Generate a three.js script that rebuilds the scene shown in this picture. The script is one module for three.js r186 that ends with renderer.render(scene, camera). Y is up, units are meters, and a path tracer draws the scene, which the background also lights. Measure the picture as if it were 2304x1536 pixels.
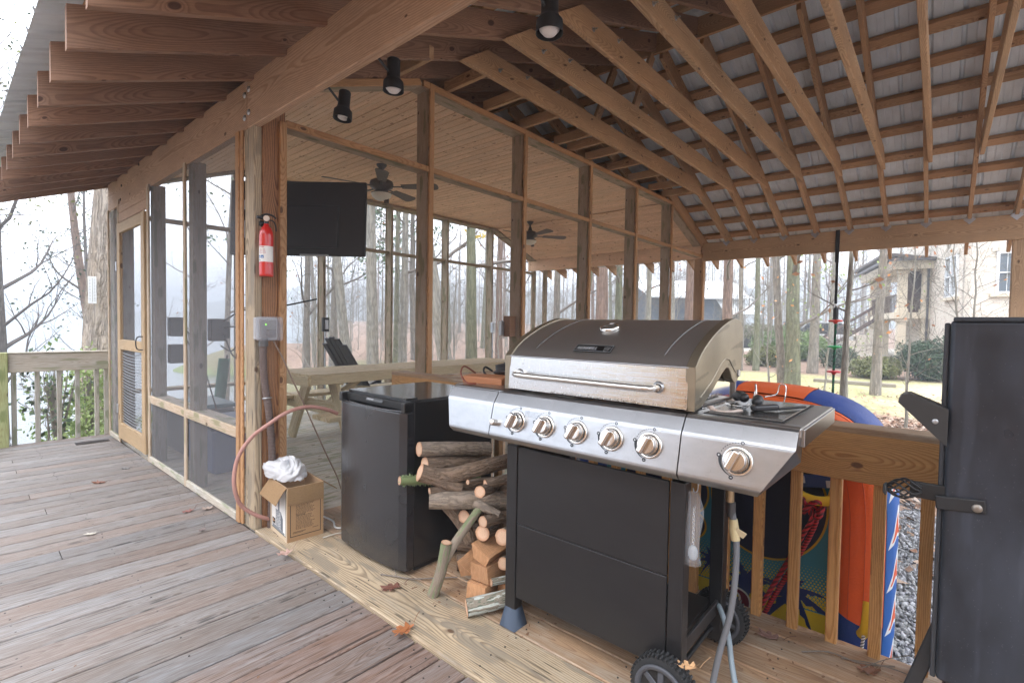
import * as THREE from 'three';
import { mergeGeometries } from 'three/addons/utils/BufferGeometryUtils.js';
import { RoundedBoxGeometry } from 'three/addons/geometries/RoundedBoxGeometry.js';

const scene = new THREE.Scene();
// ---------------------------------------------------------------- camera, sky, sun, exposure
const camera = new THREE.PerspectiveCamera(68.88, 1024 / 682, 0.05, 1500);
camera.position.set(-1.238, 1.25, 3.086);
camera.rotation.order = 'YXZ';
camera.rotation.set(THREE.MathUtils.degToRad(-1.855), THREE.MathUtils.degToRad(-49.27), THREE.MathUtils.degToRad(0.9));
const EXPOSURE = 3.0, SKY = 1.0;
const renderer = new THREE.WebGLRenderer({ antialias: true });
renderer.toneMapping = THREE.LinearToneMapping;
renderer.toneMappingExposure = EXPOSURE;
renderer.shadowMap.enabled = true;

function hash(x, y, s) {
  let h = Math.imul(x | 0, 374761393) ^ Math.imul(y | 0, 668265263) ^ Math.imul(s | 0, 1274126177);
  h = Math.imul(h ^ (h >>> 13), 1274126177); h ^= h >>> 16;
  return (h >>> 0) / 4294967296;
}
function vn(x, y, s = 0, px = 0) {                     // value noise, periodic in x when px > 0
  let xi = Math.floor(x), yi = Math.floor(y); const fx = x - xi, fy = y - yi;
  const u = fx * fx * (3 - 2 * fx), v = fy * fy * (3 - 2 * fy);
  let x1 = xi + 1; if (px) { xi = ((xi % px) + px) % px; x1 = ((x1 % px) + px) % px; }
  const a = hash(xi, yi, s), b = hash(x1, yi, s), c = hash(xi, yi + 1, s), d = hash(x1, yi + 1, s);
  return a + (b - a) * u + (c - a) * v + (a - b - c + d) * u * v;
}
const fbm = (x, y, s = 0, o = 4) => { let a = 0, w = .5; for (let i = 0; i < o; i++) { a += w * vn(x, y, s + i * 17); x *= 2.03; y *= 2.03; w *= .5; } return a; };
function mulberry(a) { return () => { a |= 0; a = a + 0x6D2B79F5 | 0; let t = Math.imul(a ^ a >>> 15, 1 | a); t = t + Math.imul(t ^ t >>> 7, 61 | t) ^ t; return ((t ^ t >>> 14) >>> 0) / 4294967296; }; }
const clamp = (x, a = 0, b = 1) => Math.min(b, Math.max(a, x));
const sst = (a, b, x) => { const t = clamp((x - a) / (b - a)); return t * t * (3 - 2 * t); };
const mix = (a, b, t) => a + (b - a) * t;
const mix3 = (a, b, t) => [mix(a[0], b[0], t), mix(a[1], b[1], t), mix(a[2], b[2], t)];
const V = (x, y, z) => new THREE.Vector3(x, y, z);
const toS = c => { c = clamp(c); return c <= .0031308 ? c * 12.92 : 1.055 * Math.pow(c, 1 / 2.4) - .055; };

{ // overcast sky: brighter towards the zenith as an even cloud cover is, faint cloud mottling
  const w = 256, h = 128, d = new Float32Array(w * h * 4);
  for (let j = 0; j < h; j++) for (let i = 0; i < w; i++) {
    const el = (j + .5) / h * Math.PI - Math.PI / 2;
    const s = Math.max(0, Math.sin(el)), k = (.86 + .3 * s) * 1.62 * SKY;
    const n = 1 + .14 * (fbm(i / 256 * 12, j / 10, 5) - .5);
    const o = (j * w + i) * 4, g = el < -.02 ? .35 : 1;
    d[o] = k * n * .945 * g; d[o + 1] = k * n * .985 * g; d[o + 2] = k * 1.06 * (n * .6 + .4) * g; d[o + 3] = 1;
  }
  const t = new THREE.DataTexture(d, w, h, THREE.RGBAFormat, THREE.FloatType);
  t.mapping = THREE.EquirectangularReflectionMapping; t.magFilter = t.minFilter = THREE.LinearFilter; t.needsUpdate = true;
  scene.background = t; scene.environment = t;
}
const sun = new THREE.DirectionalLight(0xfff4e8, 0.55);
sun.position.set(-14, 20, 2); sun.target.position.set(0, 0, 0);
sun.castShadow = true; sun.shadow.radius = 40; sun.shadow.mapSize.set(2048, 2048);
Object.assign(sun.shadow.camera, { left: -30, right: 30, top: 30, bottom: -30, near: 1, far: 80 });
scene.add(sun, sun.target);
scene.fog = new THREE.FogExp2(0xe8f0fa, 0.0055);

// ---------------------------------------------------------------- helpers
const used = {};
function numbered(n) { const k = used[n] = (used[n] ?? -1) + 1; return k ? `${n}_${String(k).padStart(3, '0')}` : n; }
function thing(name, label, category, pos = [0, 0, 0], o = {}) {
  const g = new THREE.Group(); g.name = numbered(name); g.position.set(...pos); if (o.turn) g.rotation.y = o.turn;
  g.userData = { label, category }; if (o.group) g.userData.group = o.group; if (o.kind) g.userData.kind = o.kind;
  scene.add(g); return g;
}
function struct(name, label, pos = [0, 0, 0]) { const g = thing(name, label, undefined, pos, { kind: 'structure' }); delete g.userData.category; return g; }
function tagMesh(m, name, label, category, o = {}) {
  m.name = numbered(name); m.userData = { label }; if (category) m.userData.category = category;
  if (o.group) m.userData.group = o.group; if (o.kind) m.userData.kind = o.kind;
  m.castShadow = m.receiveShadow = true; scene.add(m); return m;
}
const origin = p => { const v = V(0, 0, 0); for (let q = p; q && q !== scene; q = q.parent) v.add(q.position); return v; };
function put(parent, name, geo, mat, pos = [0, 0, 0], rot) {        // pos is in world metres
  const m = new THREE.Mesh(geo, mat); m.name = name; m.castShadow = m.receiveShadow = true;
  m.position.set(...pos).sub(origin(parent)); if (rot) m.rotation.set(...rot);
  parent.add(m); return m;
}
const puts = (p, n, g, m) => put(p, n, g, m, [0, 0, 0]);             // geometry already in world metres
function worldGeo(g, p) { return g; }

class GB {                                                            // collects triangles
  constructor() { this.p = []; this.u = []; this.i = []; }
  v(x, y, z, u = 0, v = 0) { this.p.push(x, y, z); this.u.push(u, v); return this.p.length / 3 - 1; }
  t(a, b, c) { this.i.push(a, b, c); }
  q(a, b, c, d) { this.i.push(a, b, c, a, c, d); }
  limb(pts, rad, sides = 8, us = 1, cap = false) {
    let n = V(0, 0, 1), prev = null, L = 0; const base = [];
    for (let k = 0; k < pts.length; k++) {
      const d = V(0, 0, 0).subVectors(pts[Math.min(k + 1, pts.length - 1)], pts[Math.max(k - 1, 0)]).normalize();
      if (k === 0) { n = Math.abs(d.y) > .9 ? V(1, 0, 0) : V(0, 1, 0); }
      n.addScaledVector(d, -n.dot(d)).normalize(); const b = V(0, 0, 0).crossVectors(d, n);
      if (k) L += pts[k].distanceTo(pts[k - 1]);
      const row = [];
      for (let s = 0; s <= sides; s++) {
        const a = s / sides * Math.PI * 2, r = typeof rad === 'function' ? rad(k, a, L) : rad[k], c = Math.cos(a) * r, e = Math.sin(a) * r;
        row.push(this.v(pts[k].x + n.x * c + b.x * e, pts[k].y + n.y * c + b.y * e, pts[k].z + n.z * c + b.z * e, s / sides * us, L));
      }
      if (prev) for (let s = 0; s < sides; s++) this.q(prev[s], prev[s + 1], row[s + 1], row[s]);
      prev = row; if (k === 0 || k === pts.length - 1) base.push(row);
    }
    if (cap) for (const [e, row] of base.entries()) {
      const P = pts[e ? pts.length - 1 : 0], c = this.v(P.x, P.y, P.z, .5, .5);
      const ring = row.map((r, s) => this.v(this.p[r * 3], this.p[r * 3 + 1], this.p[r * 3 + 2], .5 + .5 * Math.cos(s / sides * 6.283), .5 + .5 * Math.sin(s / sides * 6.283)));
      for (let s = 0; s < sides; s++) e ? this.t(c, ring[s], ring[s + 1]) : this.t(c, ring[s + 1], ring[s]);
    }
    return base;
  }
  geo(flat = false) {
    let g = new THREE.BufferGeometry();
    g.setAttribute('position', new THREE.Float32BufferAttribute(this.p, 3)); g.setAttribute('uv', new THREE.Float32BufferAttribute(this.u, 2));
    g.setIndex(this.i); if (flat) g = g.toNonIndexed(); g.computeVertexNormals(); return g;
  }
}
// a sawn board: length along X, width along Z, depth along Y, small chamfers, grain along the length
const boardCache = new Map(); const brnd = mulberry(77);
function boardGeo(L, w, d, ch, key) {
  const k = `${L.toFixed(2)}|${w.toFixed(3)}|${d.toFixed(3)}|${key}`; if (boardCache.has(k)) return boardCache.get(k);
  ch = Math.min(ch, w * .3, d * .3); const b = new GB(), W = w / 2, D = d / 2;
  const pr = [[-W + ch, -D], [W - ch, -D], [W, -D + ch], [W, D - ch], [W - ch, D], [-W + ch, D], [-W, D - ch], [-W, -D + ch]];
  const ru = brnd() * 2; const rv = [brnd(), brnd(), brnd(), brnd()];
  for (let i = 0; i < 8; i++) {
    const [z0, y0] = pr[i], [z1, y1] = pr[(i + 1) % 8]; const big = i % 2 === 0, f = i >> 1, span = (f % 2 ? d : w) / .28;
    const o = span < 1 ? rv[f] * (1 - span) : 0, v0 = big ? o : o + span * .98, v1 = big ? o + span : o + span;
    const su = f % 2 ? .37 : 0;
    const u0 = ru + su, u1 = ru + su + L / 2.4;
    const a = b.v(-L / 2, y0, z0, u0, v0), c = b.v(L / 2, y0, z0, u1, v0), e = b.v(L / 2, y1, z1, u1, v1), g = b.v(-L / 2, y1, z1, u0, v1);
    b.q(a, g, e, c); 
  }
  for (const s of [-1, 1]) { const id = pr.map(([z, y]) => b.v(s * L / 2, y, z, .2 + y * .5, .5 + z * 2)); for (let i = 1; i < 7; i++) s < 0 ? b.t(id[0], id[i], id[i + 1]) : b.t(id[0], id[i + 1], id[i]); }
  const g = b.geo(true); boardCache.set(k, g); return g;
}
let vk = 0;
// lumber between two points; w across, d along "up"
function lum(parent, name, a, b, w, d, mat, o = {}) {
  const A = V(...a), B = V(...b), x = B.clone().sub(A), L = x.length(); x.normalize();
  const up = V(...(o.up || [0, 1, 0])); up.addScaledVector(x, -up.dot(x)).normalize(); const z = x.clone().cross(up);
  const m = new THREE.Mesh(boardGeo(L, w, d, o.ch ?? .004, o.key ?? (vk++ % (o.vars ?? 6))), Array.isArray(mat) ? mat[vk % mat.length] : mat);
  m.name = name; m.castShadow = m.receiveShadow = true;
  m.quaternion.setFromRotationMatrix(new THREE.Matrix4().makeBasis(x, up, z));
  m.position.copy(A.add(B).multiplyScalar(.5)).sub(origin(parent)); parent.add(m); return m;
}
const rbox = (w, h, d, r = .004, s = 2) => new RoundedBoxGeometry(w, h, d, s, Math.min(r, w / 2.01, h / 2.01, d / 2.01));
const cyl = (r0, r1, h, n = 24) => new THREE.CylinderGeometry(r0, r1, h, n);
const tube = (pts, r, seg = 40, n = 10, closed = false) => new THREE.TubeGeometry(new THREE.CatmullRomCurve3(pts.map(p => V(...p)), closed), seg, r, n, closed);
const lathe = (pts, n = 32, a = 0, l = Math.PI * 2) => new THREE.LatheGeometry(pts.map(p => new THREE.Vector2(...p)), n, a, l);
function extrude(pts, depth, bevel = 0) { const s = new THREE.Shape(pts.map(p => new THREE.Vector2(...p))); return new THREE.ExtrudeGeometry(s, { depth, bevelEnabled: bevel > 0, bevelSize: bevel, bevelThickness: bevel, bevelSegments: 2, curveSegments: 12 }); }

// ---------------------------------------------------------------- textures
function dtex(w, h, f, srgb = true, wrapT = true) {
  const d = new Uint8Array(w * h * 4);
  for (let j = 0; j < h; j++) for (let i = 0; i < w; i++) {
    const c = f(i, j), o = (j * w + i) * 4;
    if (srgb) { d[o] = toS(c[0]) * 255; d[o + 1] = toS(c[1]) * 255; d[o + 2] = toS(c[2]) * 255; } else { const g = clamp(c) * 255; d[o] = d[o + 1] = d[o + 2] = g; }
    d[o + 3] = 255;
  }
  const t = new THREE.DataTexture(d, w, h); if (srgb) t.colorSpace = THREE.SRGBColorSpace;
  t.magFilter = THREE.LinearFilter; t.minFilter = THREE.LinearMipmapLinearFilter; t.generateMipmaps = true; t.wrapS = THREE.RepeatWrapping; t.wrapT = THREE.RepeatWrapping; t.needsUpdate = true; return t;
}
// one plain-sawn board face, 2.4 m by 0.28 m; periodic along the length
function woodTex(seed, o) {
  const nx = o.nx || 1024, ny = o.ny || 160, R = mulberry(seed), P = 12, col = new Array(nx * ny), bm = new Float32Array(nx * ny);
  const knots = []; for (let k = 0; k < (o.knots ?? 3); k++) knots.push([R() * 2.4, .03 + R() * .22, .006 + R() * (o.knotR ?? .012)]);
  const ring = o.ring ?? .007, c0 = .08 + R() * .12;
  for (let j = 0; j < ny; j++) for (let i = 0; i < nx; i++) {
    const s = i / nx * 2.4, t = j / ny * .28, q = s / 2.4 * P;
    let c = c0 + .05 * (vn(q * .5, 3.3, seed, P / 2) - .5), dp = .012 + .075 * vn(q * .5, 9.1, seed + 1, P / 2);
    let r = Math.hypot(t - c, dp) + .004 * (vn(q * 2, t * 30, seed + 2, P * 2) - .5);
    let kd = 0, kr = 0;
    for (const [ks, kt, kR] of knots) { let ds = Math.abs(s - ks); if (ds > 1.2) ds = 2.4 - ds; const d2 = Math.hypot(ds / 1.7, t - kt); if (d2 < kR * 6) { r += kR * 1.6 * Math.exp(-d2 * d2 / (kR * kR * 3)); const m = 1 - sst(kR * .75, kR * 1.1, d2); kd = Math.max(kd, m); if (m > 0) kr = d2; } }
    const ph = ((r / ring) % 1 + 1) % 1, late = sst(.35, .85, ph) * (1 - sst(.93, 1, ph));
    const fib = vn(q * 8, t * 700, seed + 3, P * 8) - .5, fib2 = vn(q * 3, t * 220, seed + 4, P * 3) - .5, big = vn(q * .7, t * 9, seed + 5, 0 | (P * .7) || 1) - .5;
    let k = mix3(o.e, o.l, late * (o.contrast ?? .8)); const m = 1 + fib * (o.fib ?? .2) + fib2 * .18 + big * (o.blotch ?? .2);
    k = [k[0] * m, k[1] * m, k[2] * m];
    if (o.grey) { const g = clamp((o.greyAmt ?? .5) + (vn(q, t * 14, seed + 6, P) - .5) * (o.greyVar ?? 1.3) + fib2 * .8 + fib * .3 - late * .15); const gm = 1 + fib * .35 + fib2 * .3; k = mix3(k, o.grey.map(v => v * gm), g); }
    if (o.stain) { const g = sst(.62, .8, vn(q * 1.5, t * 25, seed + 8, P * 1.5 | 0) + fib2 * .25); k = mix3(k, o.stain, g * .7); }
    if (kd > 0) { const rr = Math.sin(kr * 900) * .15; k = mix3(k, o.knotC ? o.knotC.map(v => v * (1 + rr)) : [.08, .035, .015], kd * .85); }
    let crack = 0; if (o.cracks) { const cn = vn(q * 1.2, t * 110, seed + 7, P * 1.2 | 0); crack = sst(.86, .93, cn); k = k.map(v => v * (1 - .65 * crack)); }
    col[j * nx + i] = k; bm[j * nx + i] = clamp(.45 + late * .35 + fib * .25 - crack * .5);
  }
  return { map: dtex(nx, ny, (i, j) => col[j * nx + i]), bump: dtex(nx, ny, (i, j) => bm[j * nx + i], false) };
}
function woodMats(seed, o, tints = [[1, 1, 1]]) {
  const t = woodTex(seed, o);
  return tints.map(c => new THREE.MeshStandardMaterial({ map: t.map, bumpMap: t.bump, bumpScale: o.bump ?? .0008, roughness: o.rough ?? .75, color: new THREE.Color().setRGB(...c) }));
}
const mat = (c, rough = .6, metal = 0, x = {}) => new THREE.MeshStandardMaterial({ color: new THREE.Color().setRGB(...c), roughness: rough, metalness: metal, ...x });
const pmat = (c, rough = .6, metal = 0, x = {}) => new THREE.MeshPhysicalMaterial({ color: new THREE.Color().setRGB(...c), roughness: rough, metalness: metal, ...x });
function canvasTex(w, h, draw) { const c = document.createElement('canvas'); c.width = w; c.height = h; draw(c.getContext('2d'), w, h); const t = new THREE.CanvasTexture(c); t.colorSpace = THREE.SRGBColorSpace; t.anisotropy = 8; return t; }
const noiseTex = (w, h, fx, fy, a, b, seed) => dtex(w, h, (i, j) => a + (b - a) * fbm(i / w * fx, j / h * fy, seed, 4), false);

const jit = (n, a, seed) => { const R = mulberry(seed); return Array.from({ length: n }, () => { const k = 1 + (R() - .5) * a, w = (R() - .5) * a * .25; return [k * (1 + w), k, k * (1 - w)]; }); };
const W = {
  aged: woodMats(11, { e: [.45, .285, .16], l: [.29, .16, .08], ring: .0075, knots: 3, contrast: .75 }, jit(4, .22, 1)),
  beam: woodMats(12, { e: [.48, .325, .22], l: [.33, .20, .125], ring: .010, knots: 2, contrast: .8, bump: .0012 }, jit(2, .1, 2)),
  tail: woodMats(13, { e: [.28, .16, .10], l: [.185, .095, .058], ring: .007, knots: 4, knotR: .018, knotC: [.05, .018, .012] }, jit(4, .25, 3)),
  deck: woodMats(14, { e: [.215, .175, .155], l: [.135, .108, .092], grey: [.222, .216, .216], greyAmt: .55, greyVar: .45, ring: .005, knots: 2, cracks: true, blotch: .18, fib: .45, rough: .58, bump: .0022, ny: 256, knotC: [.12, .095, .08] }, [...jit(5, .3, 4), [1.08, .97, .9], [.86, .76, .7]]),
  deckNear: woodMats(24, { e: [.22, .155, .125], l: [.13, .085, .065], grey: [.215, .195, .19], greyAmt: .35, greyVar: .45, ring: .005, knots: 2, cracks: true, blotch: .18, fib: .45, rough: .62, bump: .0022, ny: 256, knotC: [.08, .05, .04] }, [...jit(5, .3, 14), [1.0, .88, .82]]),
  sill: woodMats(15, { e: [.47, .37, .25], l: [.22, .165, .11], ring: .0095, knots: 1, contrast: .9, grey: [.34, .30, .24], greyAmt: .12, greyVar: .6, ny: 256, stain: [.22, .19, .15], cracks: true, blotch: .3, bump: .0014, rough: .7 }, jit(2, .08, 5)),
  strip: woodMats(16, { e: [.40, .255, .15], l: [.27, .155, .09], ring: .006, knots: 2, grey: [.36, .29, .22], greyAmt: .18, blotch: .35, rough: .6, bump: .0008 }, jit(4, .18, 6)),
  pine: woodMats(17, { e: [.60, .335, .13], l: [.40, .17, .05], ring: .0065, knots: 2, knotC: [.12, .04, .015], rough: .55 }, jit(3, .16, 7)),
  plank: woodMats(18, { e: [.80, .53, .345], l: [.64, .38, .22], ring: .009, knots: 11, knotR: .009, knotC: [.28, .13, .07], contrast: .7, rough: .6 }, jit(6, .2, 8)),
  post: woodMats(19, { e: [.33, .165, .075], l: [.14, .055, .022], ring: .009, knots: 1, contrast: 1, rough: .6, bump: .001 }, jit(2, .1, 9)),
  grey: woodMats(20, { e: [.50, .45, .37], l: [.38, .32, .25], grey: [.45, .44, .41], greyAmt: .45, greyVar: .7, ring: .007, knots: 2, stain: [.2, .23, .12], rough: .8 }, jit(4, .2, 10)),
  fresh: woodMats(21, { e: [.62, .52, .34], l: [.48, .35, .19], ring: .008, knots: 2, rough: .65 }, jit(3, .12, 11)),
};
const trim = W.aged.map(m => { const n = m.clone(); n.color.multiply(new THREE.Color().setRGB(.95, .84, .72)); return n; });
const M = {
  dark: mat([.012, .012, .013], .5), black: mat([.02, .02, .022], .4), rubber: mat([.022, .023, .025], .75), chrome: mat([.78, .77, .75], .12, 1), zinc: mat([.5, .52, .55], .42, 1),
  white: mat([.75, .75, .74], .5), screw: mat([.3, .28, .26], .45, .9), grass: mat([.1, .14, .04], .9),
};
const screenMat = (o, c = .16) => new THREE.MeshStandardMaterial({ color: new THREE.Color().setRGB(c, c, c * 1.08), roughness: .9, transparent: true, opacity: o, side: THREE.DoubleSide });
const SC = { left: screenMat(.46, .17), low: screenMat(.6, .13), front: screenMat(.1, .16), far: screenMat(.08, .14), side: screenMat(.95, .07) };
function meshPanel(parent, name, p, u, v, m, n = 1) {                 // a stretched cloth panel p, p+u, p+u+v, p+v
  const b = new GB(), a = V(...p), U = V(...u), Q = V(...v); const f = (s, t) => { const k = a.clone().addScaledVector(U, s).addScaledVector(Q, t); return b.v(k.x, k.y, k.z, s, t); };
  b.q(f(0, 0), f(1, 0), f(1, 1), f(0, 1)); const g = b.geo(); g.translate(...origin(parent).negate().toArray());
  const m_ = new THREE.Mesh(g, m); m_.name = name; m_.castShadow = m_.receiveShadow = true; parent.add(m_); return m_;
}
const poly = (parent, name, pts, m) => { const b = new GB(), o = origin(parent); const id = pts.map(p => b.v(p[0] - o.x, p[1] - o.y, p[2] - o.z)); for (let i = 1; i < id.length - 1; i++) b.t(id[0], id[i], id[i + 1]); const q = new THREE.Mesh(b.geo(), m); q.name = name; q.castShadow = q.receiveShadow = true; parent.add(q); return q; };

// ---------------------------------------------------------------- ground, lake, hills
const LAKE = -1.9;
function lakeS(x, z) { const zs = x < 3 ? -9.5 : -9.5 - (x - 3) * 1.8; return (zs - z) * (x < 3 ? 1 : .485); }
function H(x, z) {
  let h = -.52; const d = Math.hypot(x - 2, z);
  if (x > 3) h += .026 * Math.max(0, d - 13) * sst(3, 9, x); h = Math.min(h, 1.6);
  h += .16 * (fbm(x * .12, z * .12, 3) - .5) * sst(4, 9, d);
  const s = lakeS(x, z); if (s > -5) h -= sst(-5, 2.5, s) * (2.4 + h * .8);
  const pk = 1 - sst(3, 9.5, Math.hypot((x - 16.5) * .8, z + 32)); if (pk > 0) h = Math.max(h, -3 + pk * 2.6);
  if (x < 1.2 && z > -4) h = Math.min(h, -.75);
  return h;
}
const lawnK = (x, z) => sst(10.8, 12.4, x + .9 * fbm(z * .8, x * .3, 8) * 1.5 - .9) * (1 - sst(19.5, 20.6, x - .12 * z)) * sst(-9, -6.5, z) * (1 - sst(16, 19, z));
{
  const N = 230, pos = [], uv = [], col = [], idx = [];
  const warp = t => 55 * t + 850 * Math.pow(Math.abs(t), 5) * Math.sign(t);
  for (let j = 0; j <= N; j++) for (let i = 0; i <= N; i++) {
    const x = 12 + warp(i / N * 2 - 1), z = -6 + warp(j / N * 2 - 1); let h = H(x, z);
    pos.push(x, h, z); uv.push(x / 5, z / 5);
    const n = fbm(x * .7, z * .7, 21), g = lawnK(x, z);
    let c = mix3([.23, .15, .11], [.34, .24, .185], n);
    const lawn = mix3([.38, .37, .18], [.60, .51, .34], clamp(sst(1.0, 3.4, z + 4 * (fbm(x * .3, z * .3, 31) - .5)) * .9 + (n - .5) * .5));
    c = mix3(c, lawn, g);
    c = mix3(c, [.3, .3, .3], (1 - sst(4.4, 6.2, x + n)) * sst(-1.5, .2, z) * sst(.6, 1, x));
    if (lakeS(x, z) > -6 && x < 12) c = mix3(c, [.13, .16, .05], .6 * sst(-7, -3, lakeS(x, z)));
    const drive = sst(30, 32, x) * (1 - sst(38, 40, x)) * sst(-9, -8, z); c = mix3(c, [.5, .47, .42], drive);
    const pen = 1 - sst(5, 10, Math.hypot((x - 16.5) * .8, z + 32)); c = mix3(c, [.16, .24, .06], pen * sst(-1.6, -1.75, h) );
    col.push(...c);
  }
  for (let j = 0; j < N; j++) for (let i = 0; i < N; i++) { const a = j * (N + 1) + i; idx.push(a, a + N + 1, a + 1, a + 1, a + N + 1, a + N + 2); }
  const g = new THREE.BufferGeometry(); g.setAttribute('position', new THREE.Float32BufferAttribute(pos, 3)); g.setAttribute('uv', new THREE.Float32BufferAttribute(uv, 2)); g.setAttribute('color', new THREE.Float32BufferAttribute(col, 3)); g.setIndex(idx); g.computeVertexNormals();
  const litter = dtex(512, 512, (i, j) => { const a = vn(i / 7, j / 7, 1, 0), b = vn(i / 3.1, j / 3.1, 2), c = fbm(i / 40, j / 40, 4); const k = .35 + .75 * a * .6 + .6 * b * .5 + .3 * c; return [k, k * (.92 + .12 * b), k * (.85 + .2 * a)]; });
  const bump = dtex(512, 512, (i, j) => .5 * vn(i / 7, j / 7, 1) + .5 * vn(i / 3.1, j / 3.1, 2), false);
  tagMesh(new THREE.Mesh(g, new THREE.MeshStandardMaterial({ map: litter, bumpMap: bump, bumpScale: .03, vertexColors: true, roughness: .95 })), 'ground', 'leaf strewn ground sloping from the lawn and woods down to the lake', null, { kind: 'structure' });
  const wg = new THREE.PlaneGeometry(1800, 1400); wg.rotateX(-Math.PI / 2); wg.translate(0, LAKE, -500);
  const ripple = noiseTex(512, 512, 60, 24, 0, 1, 44); ripple.repeat.set(300, 230);
  tagMesh(new THREE.Mesh(wg, mat([.05, .065, .07], .12, 0, { bumpMap: ripple, bumpScale: .02 })), 'lake_water', 'pale calm lake behind the deck railing and trees', null, { kind: 'structure' });
  // low wooded far shore and the rise behind the woods
  const hill = (cx, cz, len, hh, dep, turn, seed, m, lab) => {
    const b = new GB(), n = 90, rows = []; for (let k = 0; k < 4; k++) { const row = []; for (let i = 0; i <= n; i++) { const s = i / n - .5, f = k / 3; const top = hh * (.75 + .5 * fbm(i * .12, seed, 3)) * (1 - Math.pow(Math.abs(s * 2), 4)) + hh * .14 * hash(i, k, seed); row.push(b.v(s * len, f === 0 ? -4 : top * Math.sin(f * 1.5), -f * dep + (hash(i, k, 9) - .5) * dep * .1)); } rows.push(row); }
    for (let k = 0; k < 3; k++) for (let i = 0; i < n; i++) b.q(rows[k][i], rows[k][i + 1], rows[k + 1][i + 1], rows[k + 1][i]);
    const q = new THREE.Mesh(b.geo(), m); q.position.set(cx, LAKE, cz); q.rotation.y = turn; tagMesh(q, 'hills', lab, null, { kind: 'structure' });
  };
  const hm = mat([.12, .13, .115], 1);
  hill(60, -330, 900, 8, 60, 0, 7, hm, 'low hazy wooded far shore across the lake');
  hill(230, -190, 460, 30, 60, -.75, 8, hm, 'hazy wooded rise behind the bare trees');
  hill(260, 20, 400, 30, 60, -1.5, 9, hm, 'hazy wooded rise behind the brick house');
}
// ---------------------------------------------------------------- trees
const barkTex = (() => { const f = (i, j) => { const w = vn(i / 128 * 20, j / 512 * 40, 6, 20), q = vn(i / 128 * 14 + .6 * w, j / 512 * 9, 5, 14), r = vn(i / 128 * 46, j / 512 * 60, 7, 46); return clamp(.2 + Math.abs(q - .5) * 1.5 + .25 * (r - .5)); };
  return { c: dtex(128, 512, (i, j) => { const k = .45 + .7 * f(i, j), b = vn(i / 128 * 6, j / 512 * 10, 9, 6); return [k, k * (.96 + .06 * b), k * (.88 + .16 * b)]; }), b: dtex(128, 512, f, false) }; })();
barkTex.c.repeat.set(1, .5); barkTex.b.repeat.set(1, .5);
const bark = (c, o = {}) => new THREE.MeshStandardMaterial({ map: barkTex.c, bumpMap: barkTex.b, bumpScale: .012, roughness: .95, color: new THREE.Color().setRGB(...c), ...o });
const BK = { grey: bark([.27, .24, .21]), pale: bark([.36, .34, .30]), moss: bark([.21, .215, .145]), pine: bark([.27, .19, .155]), dark: bark([.15, .13, .12]), twig: mat([.20, .175, .155], .95), twigDark: mat([.13, .11, .10], .95) };
const lfm = (c) => new THREE.MeshPhysicalMaterial({ color: new THREE.Color().setRGB(...c), roughness: .9, transmission: .4, thickness: 0, side: THREE.DoubleSide });
const LF = { brown: lfm([.40, .20, .11]), green: lfm([.16, .24, .07]), dark: mat([.035, .065, .03], .7, 0, { side: THREE.DoubleSide }), olive: mat([.14, .15, .055], .8, 0, { side: THREE.DoubleSide }), orange: lfm([.62, .30, .12]), yellow: lfm([.7, .52, .14]), lime: lfm([.30, .38, .14]), pineg: mat([.13, .2, .11], .8, 0, { side: THREE.DoubleSide }) };
function leafQuad(b, p, s, R) {
  const a = R() * 6.28, e = (R() - .5) * 2.4, d = V(Math.cos(a) * Math.cos(e), Math.sin(e), Math.sin(a) * Math.cos(e)), n = V(R() - .5, R() - .5, R() - .5).cross(d).normalize();
  const i = b.v(p.x, p.y, p.z), j = b.v(p.x + d.x * s * .5 + n.x * s * .3, p.y + d.y * s * .5 + n.y * s * .3, p.z + d.z * s * .5 + n.z * s * .3), k = b.v(p.x + d.x * s, p.y + d.y * s, p.z + d.z * s), l = b.v(p.x + d.x * s * .5 - n.x * s * .3, p.y + d.y * s * .5 - n.y * s * .3, p.z + d.z * s * .5 - n.z * s * .3); b.q(i, j, k, l);
}
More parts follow.
